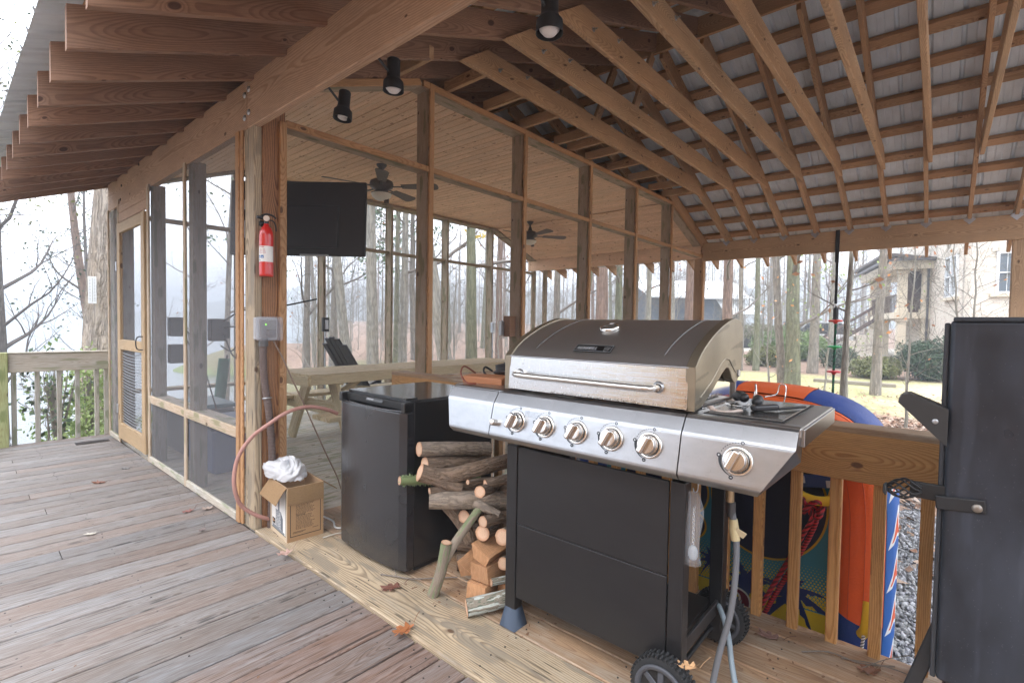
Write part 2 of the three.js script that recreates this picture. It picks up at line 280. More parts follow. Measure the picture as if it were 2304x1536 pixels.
function treeGeo(seed, o) {
  const R = mulberry(seed), t = new GB(), c = new GB(), l = new GB(), h = o.h, r0 = o.r, n = 14, tp = [], tr = [];
  let dx = o.lean?.[0] ?? (R() - .5) * .06, dz = o.lean?.[1] ?? (R() - .5) * .06; let x = 0, z = 0;
  for (let k = 0; k <= n; k++) { const f = k / n; tp.push(V(x, f * h, z)); tr.push(r0 * (1 - .8 * f) * (k === 0 ? 1.22 : k === 1 && h > 6 ? 1.04 : 1)); x += (dx + (R() - .5) * (o.wig ?? .09)) * h / n; z += (dz + (R() - .5) * (o.wig ?? .09)) * h / n; if (o.bend) dx += o.bend; }
  t.limb(tp, (k, a) => tr[k] * (1 + .05 * Math.sin(a * 5 + k * 1.7) + .04 * Math.sin(a * 9 - k) + (o.rough ?? 0) * (Math.abs(Math.sin(a * 7 + k * .35)) + .6 * Math.abs(Math.sin(a * 13 - k * .6)) - .9)), o.sides ?? 10, Math.max(1, Math.round(r0 * 14)));
  const at = f => { const k = Math.min(n - 1, Math.floor(f * n)), q = f * n - k; return tp[k].clone().lerp(tp[k + 1], q); };
  const br = (p, d, len, r, lev) => {
    const m = lev === 0 ? 6 : lev === 1 ? 4 : 2, pts = [p], rs = [r]; const dd = d.clone();
    for (let k = 1; k <= m; k++) { dd.x += (R() - .5) * .5; dd.y += (R() - .42) * .45; dd.z += (R() - .5) * .5; dd.normalize(); pts.push(pts[k - 1].clone().addScaledVector(dd, len / m)); rs.push(Math.max(.0025, r * (1 - .85 * k / m))); }
    (lev === 0 && o.bigBranch ? t : c).limb(pts, rs, lev === 0 ? 5 : 3);
    if (o.leaf && lev >= 1) for (let q = 0; q < (o.leafN ?? 3); q++) if (R() < o.leaf) leafQuad(l, pts[m].clone().add(V((R() - .5) * .3, (R() - .5) * .3, (R() - .5) * .3)), (o.leafS ?? .1) * (.6 + R() * .7), R);
    if (lev < (o.depth ?? 2)) { const nb = lev === 0 ? (o.subs ?? 6) : 4; for (let q = 0; q < nb; q++) { const f = .25 + .75 * (q + R()) / nb, k = Math.min(m - 1, Math.floor(f * m)); const s = pts[k].clone().lerp(pts[k + 1], f * m - k); const nd = V(R() - .5, R() * .7 - .2, R() - .5).normalize().multiplyScalar(.9).addScaledVector(dd, .8).normalize(); br(s, nd, len * (.3 + .3 * R()), r * (1 - f * .7) * .55, lev + 1); } }
  };
  const nb = o.branches ?? 14; for (let q = 0; q < nb; q++) {
    const f = (o.from ?? .3) + (1 - (o.from ?? .3)) * Math.pow((q + R()) / nb, o.pow ?? .9) * .98; const a = o.az ? o.az[0] + R() * o.az[1] : q * 2.4 + R(); const up = .25 + R() * .7 + f * .3;
    br(at(f), V(Math.cos(a), up, Math.sin(a)).normalize(), h * (o.bl ?? .24) * (1.15 - f * .75) * (.6 + R() * .6), r0 * (1 - .75 * f) * (.25 + .25 * R()), 0);
  }
  return { trunk: t.geo(), crown: c.geo(), leaves: l.p.length ? l.geo() : null };
}
function plantTree(name, label, cat, g, tm, x, z, o = {}) {
  const T = thing(name, label, cat, [x, (o.y ?? H(x, z)) - .08, z], { group: o.group, turn: o.turn ?? 0 });
  const add = (n, q, m) => { const k = new THREE.Mesh(q, m); k.name = n; k.castShadow = k.receiveShadow = true; T.add(k); return k; };
  add('trunk', g.trunk, tm); add('crown', g.crown, o.twig ?? BK.twig); if (g.leaves) add('foliage', g.leaves, o.leafM ?? LF.brown);
  if (o.scale) T.scale.setScalar(o.scale); return T;
}
{
  // lakeside trees seen past the left railing
  plantTree('bare_tree', 'dark tree with long bare side branches at the far left above the lake', 'tree', treeGeo(101, { h: 11, r: .17, lean: [0, .02], branches: 18, from: .14, bl: .32, pow: 1, subs: 7, leaf: .25, leafS: .09 }), BK.dark, -.12, -15.5, { twig: BK.twigDark, leafM: LF.dark });
  plantTree('leaning_tree', 'slim leaning tree trunk rising behind the left deck railing', 'tree', treeGeo(102, { h: 13, r: .17, lean: [-.17, 0], wig: .03, bend: .012, branches: 10, from: .25, bl: .16, leaf: .3 }), BK.pine, 2.5, -17.5, { leafM: LF.dark });
  plantTree('young_tree', 'thin straight young tree between the leaning tree and the thick trunk', 'tree', treeGeo(103, { h: 12, r: .1, lean: [-.02, 0], wig: .05, branches: 26, from: .12, bl: .17, leaf: .35, leafS: .11 }), BK.dark, 2.95, -23, { twig: BK.twigDark, leafM: LF.dark });
  const big = treeGeo(104, { h: 14, r: .33, lean: [.045, 0], wig: .02, branches: 9, from: .42, bl: .3, sides: 72, rough: .085, bigBranch: true, leaf: .2, leafS: .09 });
  plantTree('thick_tree', 'thick shaggy barked tree trunk at the corner of the porch', 'tree', big, bark([.42, .36, .31], { bumpScale: .05 }), .62, -8.3, { twig: BK.twigDark, leafM: LF.dark, turn: 0 });
  plantTree('overhanging_tree', 'leafy bare limbed tree overhanging the left eave from the lakeside', 'tree', treeGeo(105, { h: 12, r: .2, lean: [.1, .02], branches: 22, from: .3, bl: .36, subs: 8, depth: 2, leaf: .8, leafN: 4, leafS: .075 }), BK.dark, -3.2, -9.2, { twig: BK.twigDark, leafM: LF.olive });
  plantTree('overhanging_tree', 'fine twigged tree high at the top left beyond the metal eave', 'tree', treeGeo(106, { h: 15, r: .24, lean: [.03, .05], branches: 24, from: .3, bl: .34, subs: 8, leaf: .7, leafN: 3, leafS: .09 }), BK.dark, -4.3, -15, { twig: BK.twigDark, leafM: LF.olive });
  const hero = [ // x, z, radius, bark, lean, name, label, extra
    [6.1, -22, .17, 'grey', [.01, 0], 'slim grey tree seen through the screen panel beside the door'],
    [4.1, -12.2, .13, 'grey', [.03, 0], 'forked grey tree seen through the screen panel next to the corner post'],
    [4.95, -13.4, .11, 'grey', [.0, .02], 'narrow grey tree left of the corner post behind the television'],
    [7.07, -13.3, .17, 'grey', [-.01, .01], 'straight grey trunk behind the near end of the picnic table'],
    [6.96, -10.4, .22, 'pale', [-.08, -.05], 'pale curved trunk beside the adirondack chair back'],
    [6.84, -9.0, .25, 'pale', [-.05, .03], 'stout pale trunk directly behind the adirondack chair'],
    [10.26, -12.7, .15, 'moss', [0, 0], 'mossy green trunk right of the adirondack chair'],
    [8.58, -10.0, .19, 'pale', [.01, 0], 'smooth grey trunk left of the first front post'],
    [15.1, -17.8, .14, 'dark', [.1, .03], 'dark slanting slender tree left of the tall front post'],
    [7.57, -6.6, .27, 'pale', [-.12, -.1], 'large leaning trunk with yellow leaves seen right of the first front post'],
    [7.95, -6.2, .22, 'moss', [-.03, .02], 'lichened trunk crossing in front of the large leaning trunk'],
    [12.1, -9.0, .2, 'pine', [0, 0], 'reddish straight trunk near the far corner of the porch'],
    [12.6, -6.9, .19, 'grey', [.02, 0], 'grey trunk behind the far right corner post'],
    [12.2, -5.9, .24, 'moss', [.12, .08], 'forked mossy tree seen above the left end of the grill hood'],
    [11.9, -4.7, .3, 'pine', [0, 0], 'broad pinkish pine trunk above the thermometer of the grill'],
    [14.9, -5.8, .22, 'moss', [.01, 0], 'mossy dark trunk right of the broad pine'],
    [17.5, -5.8, .18, 'pale', [0, 0], 'pale thin trunk in front of the grey shed roof'],
    [11.7, -1.85, .3, 'pine', [.01, 0], 'wide trunk in the last screen panel before the right corner post'],
    [14.35, -1.8, .23, 'pine', [0, 0], 'reddish pine trunk just right of the right corner post'],
    [19.9, -3.0, .15, 'grey', [0, 0], 'thin grey tree between the reddish pine and the mossy tree'],
    [20.3, -2.5, .17, 'moss', [.02, -.02], 'green mossed tree left of the thick lawn tree'],
    [13.4, .18, .26, 'moss', [-.01, 0], 'thick mossy tree standing on the lawn left of the climbing rope'],
    [13.7, -.1, .15, 'grey', [-.05, -.06], 'smaller stem leaning beside the thick mossy lawn tree'],
    [20.7, -.6, .25, 'grey', [0, 0], 'stout grey tree behind the lawn by the driveway'],
    [27, -.9, .22, 'pale', [.01, 0], 'tall pale tree behind the climbing rope'],
    [8.25, 1.92, .075, 'pale', [.015, .01], 'slender pale sapling right beside the climbing rope'],
    [15.9, 1.75, .18, 'grey', [.01, .01], 'grey tree standing in front of the brick house porch'],
  ];
  const fols = { 0: null };
  hero.forEach(([x, z, r, b, lean, label], i) => {
    const o = { h: 15 + (i % 5), r: r * .68, lean, wig: .045, branches: 16, from: .1 + .1 * (i % 3), bl: .15, subs: 5, leaf: i % 4 === 1 ? .35 : .06, leafS: .12 };
    if (i === 9) Object.assign(o, { leaf: .5, from: .15, leafS: .13 }); if (i === 25) Object.assign(o, { leaf: .05, h: 7, from: .12, branches: 14, bl: .16 });
    plantTree(i === 25 ? 'sapling' : /pine/.test(label) ? 'pine_tree' : 'bare_tree', label, 'tree', treeGeo(200 + i, o), BK[b], x, z, { leafM: i === 9 ? LF.yellow : i % 8 === 1 && i < 20 ? LF.pineg : LF.brown });
  });
  // evergreen boughs behind the far screens
  [[9.4, -15.8, 'green needled tree behind the top of the far screens left'], [13, -15, 'green needled tree behind the middle of the far screens']].forEach(([x, z, lab], i) =>
    plantTree('evergreen_tree', lab, 'tree', treeGeo(260 + i, { h: 12, r: .16, branches: 22, from: .3, bl: .3, subs: 7, leaf: .9, leafN: 7, leafS: .16 }), BK.grey, x, z, { leafM: LF.pineg }));
  // the woods
  const vars = []; for (let i = 0; i < 9; i++) vars.push([treeGeo(300 + i, { h: 13 + i % 4 * 2, r: .085 + (i % 5) * .02, wig: .08, branches: 18, from: .1 + .06 * (i % 3), bl: .17, subs: 6, leaf: i % 3 === 0 ? .15 : .03, leafS: .14, sides: 8 }), [BK.grey, BK.pale, BK.pine, BK.moss, BK.grey][i % 5]]);
  const R = mulberry(5); let cnt = 0;
  for (let k = 0; k < 2500 && cnt < 72; k++) {
    const a = (16 + R() * 84) * Math.PI / 180, d = 24 + 60 * Math.pow(R(), .8); const x = -1.2 + Math.sin(a) * d, z = 3 - Math.cos(a) * d;
    if (H(x, z) < LAKE + .45) continue; if (lawnK(x, z) > .1) continue; const dg = a * 180 / Math.PI;
    if (dg > 80 && d < 38) continue; if (x > 29.5 && x < 40.5 && z > -9) continue; if (dg > 78 && R() < .4) continue;
    const [g, m] = vars[cnt % 9]; cnt++;
    plantTree('woodland_tree', 'bare slender tree in the misty woods behind the porch and lawn', 'tree', g, m, x, z, { turn: R() * 6.28, scale: .8 + R() * .4, group: 'bare trees of the misty woods' });
  }
  { // the far part of the wood reads as one mass
    const g = vars[0][0], m0 = mergeGeometries([g.trunk.clone(), g.crown.clone()]); const n = 260, im = new THREE.InstancedMesh(m0, BK.grey, n), mt = new THREE.Matrix4(); let c = 0;
    while (c < n) { const a = (20 + R() * 85) * Math.PI / 180, d = 78 + 60 * R(), x = Math.sin(a) * d, z = 3 - Math.cos(a) * d; if (H(x, z) < LAKE + .4) { if (R() < .9) continue; } mt.makeRotationY(R() * 6.28); const s = .8 + R() * .5; mt.scale(V(s, s, s)); mt.setPosition(x, H(x, z) - .1, z); im.setMatrixAt(c++, mt); }
    const us = treeGeo(390, { h: 4.5, r: .03, wig: .25, branches: 16, from: .1, bl: .3, subs: 5, leaf: .1, leafS: .09, sides: 5 }), um = mergeGeometries([us.trunk, us.crown]), N2 = 170, iu = new THREE.InstancedMesh(um, BK.pale, N2); let c2 = 0;
    while (c2 < N2) { const a = (22 + R() * 58) * Math.PI / 180, d = 15 + 40 * R(), x = -1.2 + Math.sin(a) * d, z = 3 - Math.cos(a) * d; if (H(x, z) < LAKE + .45 || lawnK(x, z) > .1) continue; mt.makeRotationY(R() * 6.28); const s = .6 + R() * .7; mt.scale(V(s, s, s)); mt.setPosition(x, H(x, z) - .05, z); iu.setMatrixAt(c2++, mt); }
    tagMesh(iu, 'undergrowth', 'thin twiggy undergrowth between the trees of the woods', 'undergrowth', { kind: 'stuff' });
    tagMesh(im, 'woodland', 'far misty woodland behind the nearer trees', 'woodland', { kind: 'stuff' });
  }
}
// ---------------------------------------------------------------- shrubs
function shrubGeo(seed, rx, ry, rz, n, s, ctr = 0) {
  const R = mulberry(seed), l = new GB(), st = new GB();
  for (let i = 0; i < n; i++) { const a = R() * 6.283, y = R() * 2 - 1, q = Math.sqrt(1 - y * y), k = Math.pow(R(), .35) * (1 + .18 * (vn(a * 2, y * 3, seed) - .5) * 2); const p = V(Math.cos(a) * q * rx * k, ry * (1 + y * k) + ctr, Math.sin(a) * q * rz * k); leafQuad(l, p, s * (.6 + R() * .8), R); }
  for (let i = 0; i < 14; i++) { const a = R() * 6.28, q = R() * .7; st.limb([V(0, 0, 0), V(Math.cos(a) * rx * q * .4, ry * .8 + ctr, Math.sin(a) * rz * q * .4), V(Math.cos(a) * rx * q, ry * 1.6 + ctr, Math.sin(a) * rz * q)], [.02, .014, .004], 4); }
  return [l.geo(), st.geo()];
}
function shrub(name, label, x, z, [l, s], m, y) { const T = thing(name, label, 'shrub', [x, y ?? H(x, z) - .05, z]); const a = new THREE.Mesh(l, m), b = new THREE.Mesh(s, BK.twig); a.name = 'foliage'; b.name = 'stem'; for (const q of [a, b]) { q.castShadow = q.receiveShadow = true; T.add(q); } return T; }
shrub('rounded_shrub', 'large rounded dark green shrub in front of the brick house', 20.9, 3.0, shrubGeo(1, 1.0, .72, 1.2, 7500, .1), LF.dark);
shrub('low_shrub', 'low olive shrub left of the large rounded shrub', 20.5, 1.35, shrubGeo(2, .75, .42, .85, 3500, .09), LF.olive);
shrub('clipped_shrub', 'clipped round shrub at the foot of the house stairs', 23.6, -.1, shrubGeo(3, .7, .5, .7, 3500, .08), LF.dark);
shrub('low_shrub', 'brownish green mound shrub left of the thick lawn tree', 22.6, -2.7, shrubGeo(4, .9, .45, .9, 3500, .1), LF.olive);
shrub('spreading_shrub', 'bright green feathery shrub behind the lawn', 26.6, -2.6, shrubGeo(5, 1.6, .75, 1.8, 5500, .16), LF.green);
shrub('red_leaved_shrub', 'small pinkish red leaved shrub right of the grill hood', 15.2, -2.6, shrubGeo(6, .5, .35, .6, 260, .09), mat([.5, .16, .12], .8, 0, { side: THREE.DoubleSide }));
{ // hedge on a dark retaining wall
  const T = thing('hedge', 'long dark hedge on a low black wall beyond the lawn', 'hedge', [34, H(34, -7.5), -7.5], { turn: .62 }); const R = mulberry(3), l = new GB();
  for (let i = 0; i < 9000; i++) leafQuad(l, V((R() - .5) * 1.1, .75 + R() * .8, (R() - .5) * 15), .13 * (.6 + R()), R);
  const a = new THREE.Mesh(l.geo(), LF.olive), b = new THREE.Mesh(rbox(.5, .9, 15, .02), M.dark); a.name = 'foliage'; b.name = 'wall'; b.position.y = .4; T.add(a, b);
}
{ // undergrowth on the lake bank below the left railing
  const R = mulberry(9), T = (n, lab, x, z, g, m) => shrub(n, lab, x, z, g, m);
  T('leafy_shrub', 'dark leaved shrub showing through the left railing pickets', -.42, -4.85, (() => { const g = treeGeo(41, { h: 1.25, r: .014, wig: .5, branches: 14, from: .1, bl: .42, depth: 2, subs: 5, leaf: .45, leafN: 1, leafS: .07 }); return [g.leaves, mergeGeometries([g.trunk, g.crown])]; })(), LF.dark);
  T('low_shrub', 'yellow green ground shrub below the middle of the left railing', -.2, -5.1, shrubGeo(12, .75, .2, .45, 700, .06), LF.lime);
  T('low_shrub', 'light green ground shrub behind the right end of the left railing', .45, -5.4, shrubGeo(13, .4, .34, .3, 420, .06), LF.lime);
  T('low_shrub', 'brownish ground shrub at the left end of the left railing', -.95, -5.0, shrubGeo(14, .5, .2, .4, 500, .06), LF.olive);
  T('ivy_clump', 'fresh green ivy clump at the top of the left railing by the thick tree', .36, -7.2, shrubGeo(15, .34, .95, .3, 1400, .08), LF.lime);
  T('ivy_clump', 'sparse ivy tips above the left railing beneath the leaning tree', -.15, -6.2, shrubGeo(16, .35, .84, .2, 420, .07), LF.green);
}
// saplings and thin branches with withered leaves between the pavilion and the house
[[10.3, 2.65, 61, 4.2, LF.orange, 'leaning pale sapling with orange leaves in front of the large shrub', 0], [11.0, 3.6, 62, 4.6, LF.brown, 'thin sapling with withered leaves before the brick wall', 0], [9.6, 3.35, 63, 3.6, LF.brown, 'low twiggy sapling near the smoker', 0], [13.5, .9, 64, 4.2, LF.orange, 'twiggy sapling right of the thick mossy lawn tree', 0], [13.2, 1.4, 65, 5.5, LF.lime, 'sapling still holding green leaves behind the climbing rope', 1], [11.5, .1, 66, 3.2, LF.orange, 'low branching sapling left of the thick mossy lawn tree', 0]].forEach(([x, z, s, h, m, lab, g]) =>
  plantTree('sapling', lab, 'sapling', treeGeo(s, { h, r: .03, wig: .2, branches: 16, from: .12, bl: .34, subs: 5, depth: 2, leaf: g ? .4 : .07, leafN: g ? 2 : 1, leafS: .085, sides: 6 }), BK.pale, x, z, { leafM: m, twig: BK.pale }));

// ---------------------------------------------------------------- fallen leaves and gravel
{
  const R = mulberry(31), b = new GB(); leafQuad(b, V(0, 0, 0), 1, () => .3); const c = b.p; // one curled leaf
  const lg = new GB(); const A = lg.v(-.5, .06, 0), B = lg.v(0, 0, .3), C = lg.v(.5, .12, 0), D = lg.v(0, 0, -.3), E0 = lg.v(0, .02, 0); lg.t(A, B, E0); lg.t(B, C, E0); lg.t(C, D, E0); lg.t(D, A, E0); const lgeo = lg.geo(true);
  const n = 26000, im = new THREE.InstancedMesh(lgeo, mat([1, 1, 1], .8, 0, { side: THREE.DoubleSide }), n), mt = new THREE.Matrix4(), q = new THREE.Quaternion(), e = new THREE.Euler(), cc = new THREE.Color(); let k = 0;
  while (k < n) { const a = R(), x = 2.5 + 14 * Math.pow(R(), .75), z = -9 + 15 * R(); if (lawnK(x, z) > .25 && R() < .93) continue; if (x < 5 && R() < .8) continue; if (lakeS(x, z) > -2) continue; const s = .07 + R() * .07; e.set((R() - .5) * 1.1, R() * 6.28, (R() - .5) * 1.1); q.setFromEuler(e); mt.compose(V(x, H(x, z) + .015 + R() * .03, z), q, V(s, s, s)); im.setMatrixAt(k, mt); const t = R(); cc.setRGB(...mix3(mix3([.24, .11, .06], [.42, .29, .2], t), [.5, .42, .36], R() * R())); im.setColorAt(k, cc); k++; }
  tagMesh(im, 'fallen_leaves', 'brown fallen leaves covering the slope beyond the gravel', 'leaves', { kind: 'stuff' });
  const sg = new THREE.IcosahedronGeometry(1, 1); { const p = sg.attributes.position; for (let i = 0; i < p.count; i++) { const k = 1 + .28 * (vn(p.getX(i) * 3 + 5, p.getY(i) * 3 + p.getZ(i) * 2, 4) - .5); p.setXYZ(i, p.getX(i) * k, p.getY(i) * k * .7, p.getZ(i) * k); } sg.computeVertexNormals(); }
  const gn = 60000, gm = new THREE.InstancedMesh(sg, mat([1, 1, 1], .8), gn); for (let i = 0; i < gn; i++) { const x = 1.15 + 4.3 * Math.pow(R(), 1.2), z = -.6 + 5.4 * R(), s = .006 + .009 * R(); e.set(R() * 3, R() * 6, R() * 3); q.setFromEuler(e); mt.compose(V(x, H(x, z) + s * .4 + .012 * R(), z), q, V(s * (1 + R() * .6), s, s * (1 + R() * .4))); gm.setMatrixAt(i, mt); const t = .16 + .34 * R(); cc.setRGB(t, t * 1.0, t * (.98 + .1 * R())); gm.setColorAt(i, cc); }
  tagMesh(gm, 'gravel', 'grey gravel bed below the pavilion railing', 'gravel', { kind: 'stuff' });
}
// ---------------------------------------------------------------- house, shed and cars beyond the lawn
{
  const brick = (() => { const w = 512, h = 512, bw = 64, bh = 21.33; const f = (i, j) => { const r = Math.floor(j / bh), x = i + (r % 2) * 32, b = Math.floor(x / bw); const e = Math.min(x % bw, bw - x % bw, (j % bh) * 1, bh - j % bh); return [r, b % 8, e]; };
    return { c: dtex(w, h, (i, j) => { const [r, b, e] = f(i, j); if (e < 1.6) return [.70, .68, .63]; const t = hash(r, b, 3), n = vn(i / 9, j / 4, 2); return mix3(mix3([.66, .59, .50], [.74, .68, .60], t), [.55, .44, .36], t > .86 ? .7 : 0).map(v => v * (.85 + .3 * n)); }), b: dtex(w, h, (i, j) => f(i, j)[2] < 1.6 ? 0 : .8 + .2 * vn(i / 5, j / 5, 7), false) }; })();
  const BR = new THREE.MeshStandardMaterial({ map: brick.c, bumpMap: brick.b, bumpScale: .008, roughness: .9 });
  const cream = mat([.62, .55, .43], .7), wood = mat([.08, .04, .03], .6), frame = mat([.66, .68, .7], .5), glass = pmat([.10, .12, .14], .06, 0), roofM = mat([.09, .075, .07], .85), gut = mat([.06, .055, .06], .5);
  const T = thing('brick_house', 'cream brick two storey house with columned porch beyond the lawn', 'house', [25.6, -.35, 3.64], { turn: 14.5 * Math.PI / 180 });
  const add = (p, n, g, m, x, y, z, rx = 0, ry = 0, rz = 0) => { const k = new THREE.Mesh(g, m); k.name = n; k.position.set(x, y, z); k.rotation.set(rx, ry, rz); k.castShadow = k.receiveShadow = true; p.add(k); return k; };
  const wall = (len, h, x, y, z, ry) => { const g = new THREE.BoxGeometry(len, h, .2); const u = g.attributes.uv, p = g.attributes.position; for (let i = 0; i < u.count; i++) u.setXY(i, (p.getX(i) + p.getZ(i)) / 1.75, p.getY(i) / 1.75); return add(T, 'wall', g, BR, x, y, z, 0, ry, 0); };
  wall(9, 7.2, .1, 3.6, 4.6, Math.PI / 2);          // front wall facing the lawn
  wall(9, 7.2, 4.5, 3.6, .2, 0);                     // side wall running back
  const win = (x, y, z, w, h, ry, n) => { const g = new THREE.Group(); g.name = 'window'; g.position.set(x, y, z); g.rotation.y = ry; T.add(g);
    for (let k = 0; k < n; k++) { const cx = (k - (n - 1) / 2) * w; add(g, 'pane', new THREE.BoxGeometry(w - .12, h - .1, .02), glass, cx, 0, 0); for (const s of [-1, 1]) add(g, 'frame', new THREE.BoxGeometry(.09, h, .1), frame, cx + s * (w / 2 - .045), 0, .03); for (const q of [-.5, 0, .5]) add(g, 'frame', new THREE.BoxGeometry(w - .18, q ? .08 : .05, .09), frame, cx, q * (h - .08), .035); for (const s of [-1, 1]) add(g, 'muntin', new THREE.BoxGeometry(.02, h - .1, .03), frame, cx + s * w * .14, 0, .02); }
    add(g, 'sill', new THREE.BoxGeometry(n * w + .35, .12, .2), cream, 0, -h / 2 - .07, .06); add(g, 'lintel', new THREE.BoxGeometry(n * w + .3, .16, .06), BR, 0, h / 2 + .1, .02); };
  win(-.01, 3.95, 1.95, .92, 1.62, -Math.PI / 2, 2); win(1.35, 3.95, .09, .7, 1.75, Math.PI, 2); win(-.01, 1.0, 5.2, .8, 1.2, -Math.PI / 2, 2);
  add(T, 'downpipe', cyl(.05, .05, 5.2, 10), gut, 4.2, 2.6, -.02);
  // two storey corner porch
  const col = (x, z) => { for (const [y0, y1] of [[0, 2.25], [2.5, 4.6]]) { add(T, 'column', rbox(.36, y1 - y0, .36, .02), cream, x, (y0 + y1) / 2, z); add(T, 'column', rbox(.46, .16, .46, .02), cream, x, y1 - .1, z); add(T, 'column', rbox(.46, .2, .46, .02), cream, x, y0 + .1, z); } };
  col(4.5, -.95); col(8, -.95); col(11.2, -.95); col(4.5, .0);
  add(T, 'balcony', new THREE.BoxGeometry(7.4, .3, 1.6), cream, 7.9, 2.38, -.5); add(T, 'soffit', new THREE.BoxGeometry(8.2, .4, 2.2), cream, 8, 4.8, -.4);
  add(T, 'roof', new THREE.BoxGeometry(8.8, .14, 2.8), roofM, 8, 5.1, -.5, .16, 0, 0); add(T, 'gutter', new THREE.BoxGeometry(8.8, .12, .12), gut, 8, 4.98, -1.85); add(T, 'gutter', new THREE.BoxGeometry(.12, .12, 2.6), gut, 3.6, 5.02, -.6);
  add(T, 'door', new THREE.BoxGeometry(.1, 2.05, .8), wood, 5.2, 3.55, -.35, 0, .3, 0); add(T, 'roof', new THREE.BoxGeometry(10.2, .2, 10.5), roofM, 4.6, 7.3, 4.8);
  for (let k = 0; k < 22; k++) add(T, 'baluster', new THREE.BoxGeometry(.035, .85, .035), wood, 4.8 + k * .3, 2.98, -1.05); add(T, 'handrail', new THREE.BoxGeometry(6.6, .07, .07), wood, 7.9, 3.42, -1.05);
  // stairs going down to the left
  for (let k = 0; k < 11; k++) add(T, 'stair_tread', new THREE.BoxGeometry(1.0, .06, .3), mat([.5, .46, .4], .8), 8.2, 2.1 - k * .2, -1.3 - k * .27);
  for (const x of [7.7, 8.75]) { const b = new GB(); b.limb([V(x, 3.1, -1.2), V(x, .9, -4.2)], [.04, .04], 6); b.limb([V(x, 2.35, -1.2), V(x, .1, -4.2)], [.05, .05], 6); for (let k = 0; k < 14; k++) { const f = (k + .5) / 14; b.limb([V(x, 3.1 - 2.2 * f, -1.2 - 3 * f), V(x, 2.35 - 2.25 * f, -1.2 - 3 * f)], [.014, .014], 4); } add(T, 'stair_railing', b.geo(), wood, 0, 0, 0); }
  for (let k = 0; k < 5; k++) add(T, 'stair_wall', new THREE.BoxGeometry(1, 1.7 - k * .33, .5), BR, 8.2, .85 - k * .165, -1.5 - k * .52);
  const S = thing('shed', 'grey shed with a white metal roof among the trees', 'shed', [37.5, .3, -13], { turn: .85 });
  add(S, 'wall', new THREE.BoxGeometry(7, 3.2, 7), mat([.10, .12, .15], .8), 0, 1.6, 0);
  for (const s of [-1, 1]) add(S, 'roof', new THREE.BoxGeometry(4.5, .1, 8), mat([.72, .75, .78], .5), s * 2.0, 3.9, 0, 0, 0, -s * .36);
  add(S, 'gable', extrude([[-3.5, 0], [3.5, 0], [0, 1.35]], .1), mat([.12, .14, .17], .8), 0, 3.2, 3.42); add(S, 'gable', extrude([[-3.5, 0], [3.5, 0], [0, 1.35]], .1), mat([.12, .14, .17], .8), 0, 3.2, -3.5);
  const S2 = thing('carport', 'white sheeted lean to beside the reddish pine trunk', 'shed', [37.5, .5, -8.7], { turn: .95 });
  add(S2, 'roof', new THREE.BoxGeometry(3.6, .08, 3), mat([.74, .77, .8], .5), 0, 3.0, 0, 0, 0, .75); for (const z of [-1.3, 1.3]) for (const x of [-1.2, 1.2]) add(S2, 'post', new THREE.BoxGeometry(.1, 3 + x * .8, .1), gut, x, 1.4 + x * .4, z);
  const car = (name, lab, c, x, z, turn) => { const C = thing(name, lab, 'car', [x, H(x, z), z], { turn }); const p = mat(c, .25); add(C, 'body', rbox(4.4, .62, 1.8, .14), p, 0, .68, 0); add(C, 'cabin', extrude([[-1.5, 0], [1.1, 0], [.5, .62], [-1.3, .66]], 1.5, .05), mat([.03, .035, .04], .1), -.2, 1.0, -.75); add(C, 'roof', rbox(1.9, .06, 1.5, .03), p, -.6, 1.7, 0); for (const wx of [-1.35, 1.4]) for (const s of [-1, 1]) { const w = new THREE.Group(); w.name = 'wheel'; w.position.set(wx, .35, s * .85); C.add(w); add(w, 'tyre', cyl(.35, .35, .22, 24), M.rubber, 0, 0, 0, Math.PI / 2); add(w, 'rim', cyl(.2, .2, .24, 16), M.zinc, 0, 0, 0, Math.PI / 2); } for (const s of [-1, 1]) add(C, 'headlight', rbox(.06, .16, .34, .02), M.white, 2.19, .76, s * .62); };
  car('parked_car', 'white car parked on the driveway left of the house stairs', [.62, .63, .65], 36, -3.3, 1.9); car('parked_car', 'dark blue car parked behind the white car', [.03, .05, .12], 39, -5.2, 1.9);
  tagMesh(new THREE.Mesh(rbox(.25, .12, 2.2, .02), mat([.25, .22, .18], .9)), 'landscape_timber', 'short weathered timber lying on the pale lawn', 'timber').position.set(18.1, H(18.1, 1) + .05, 1.0);
}

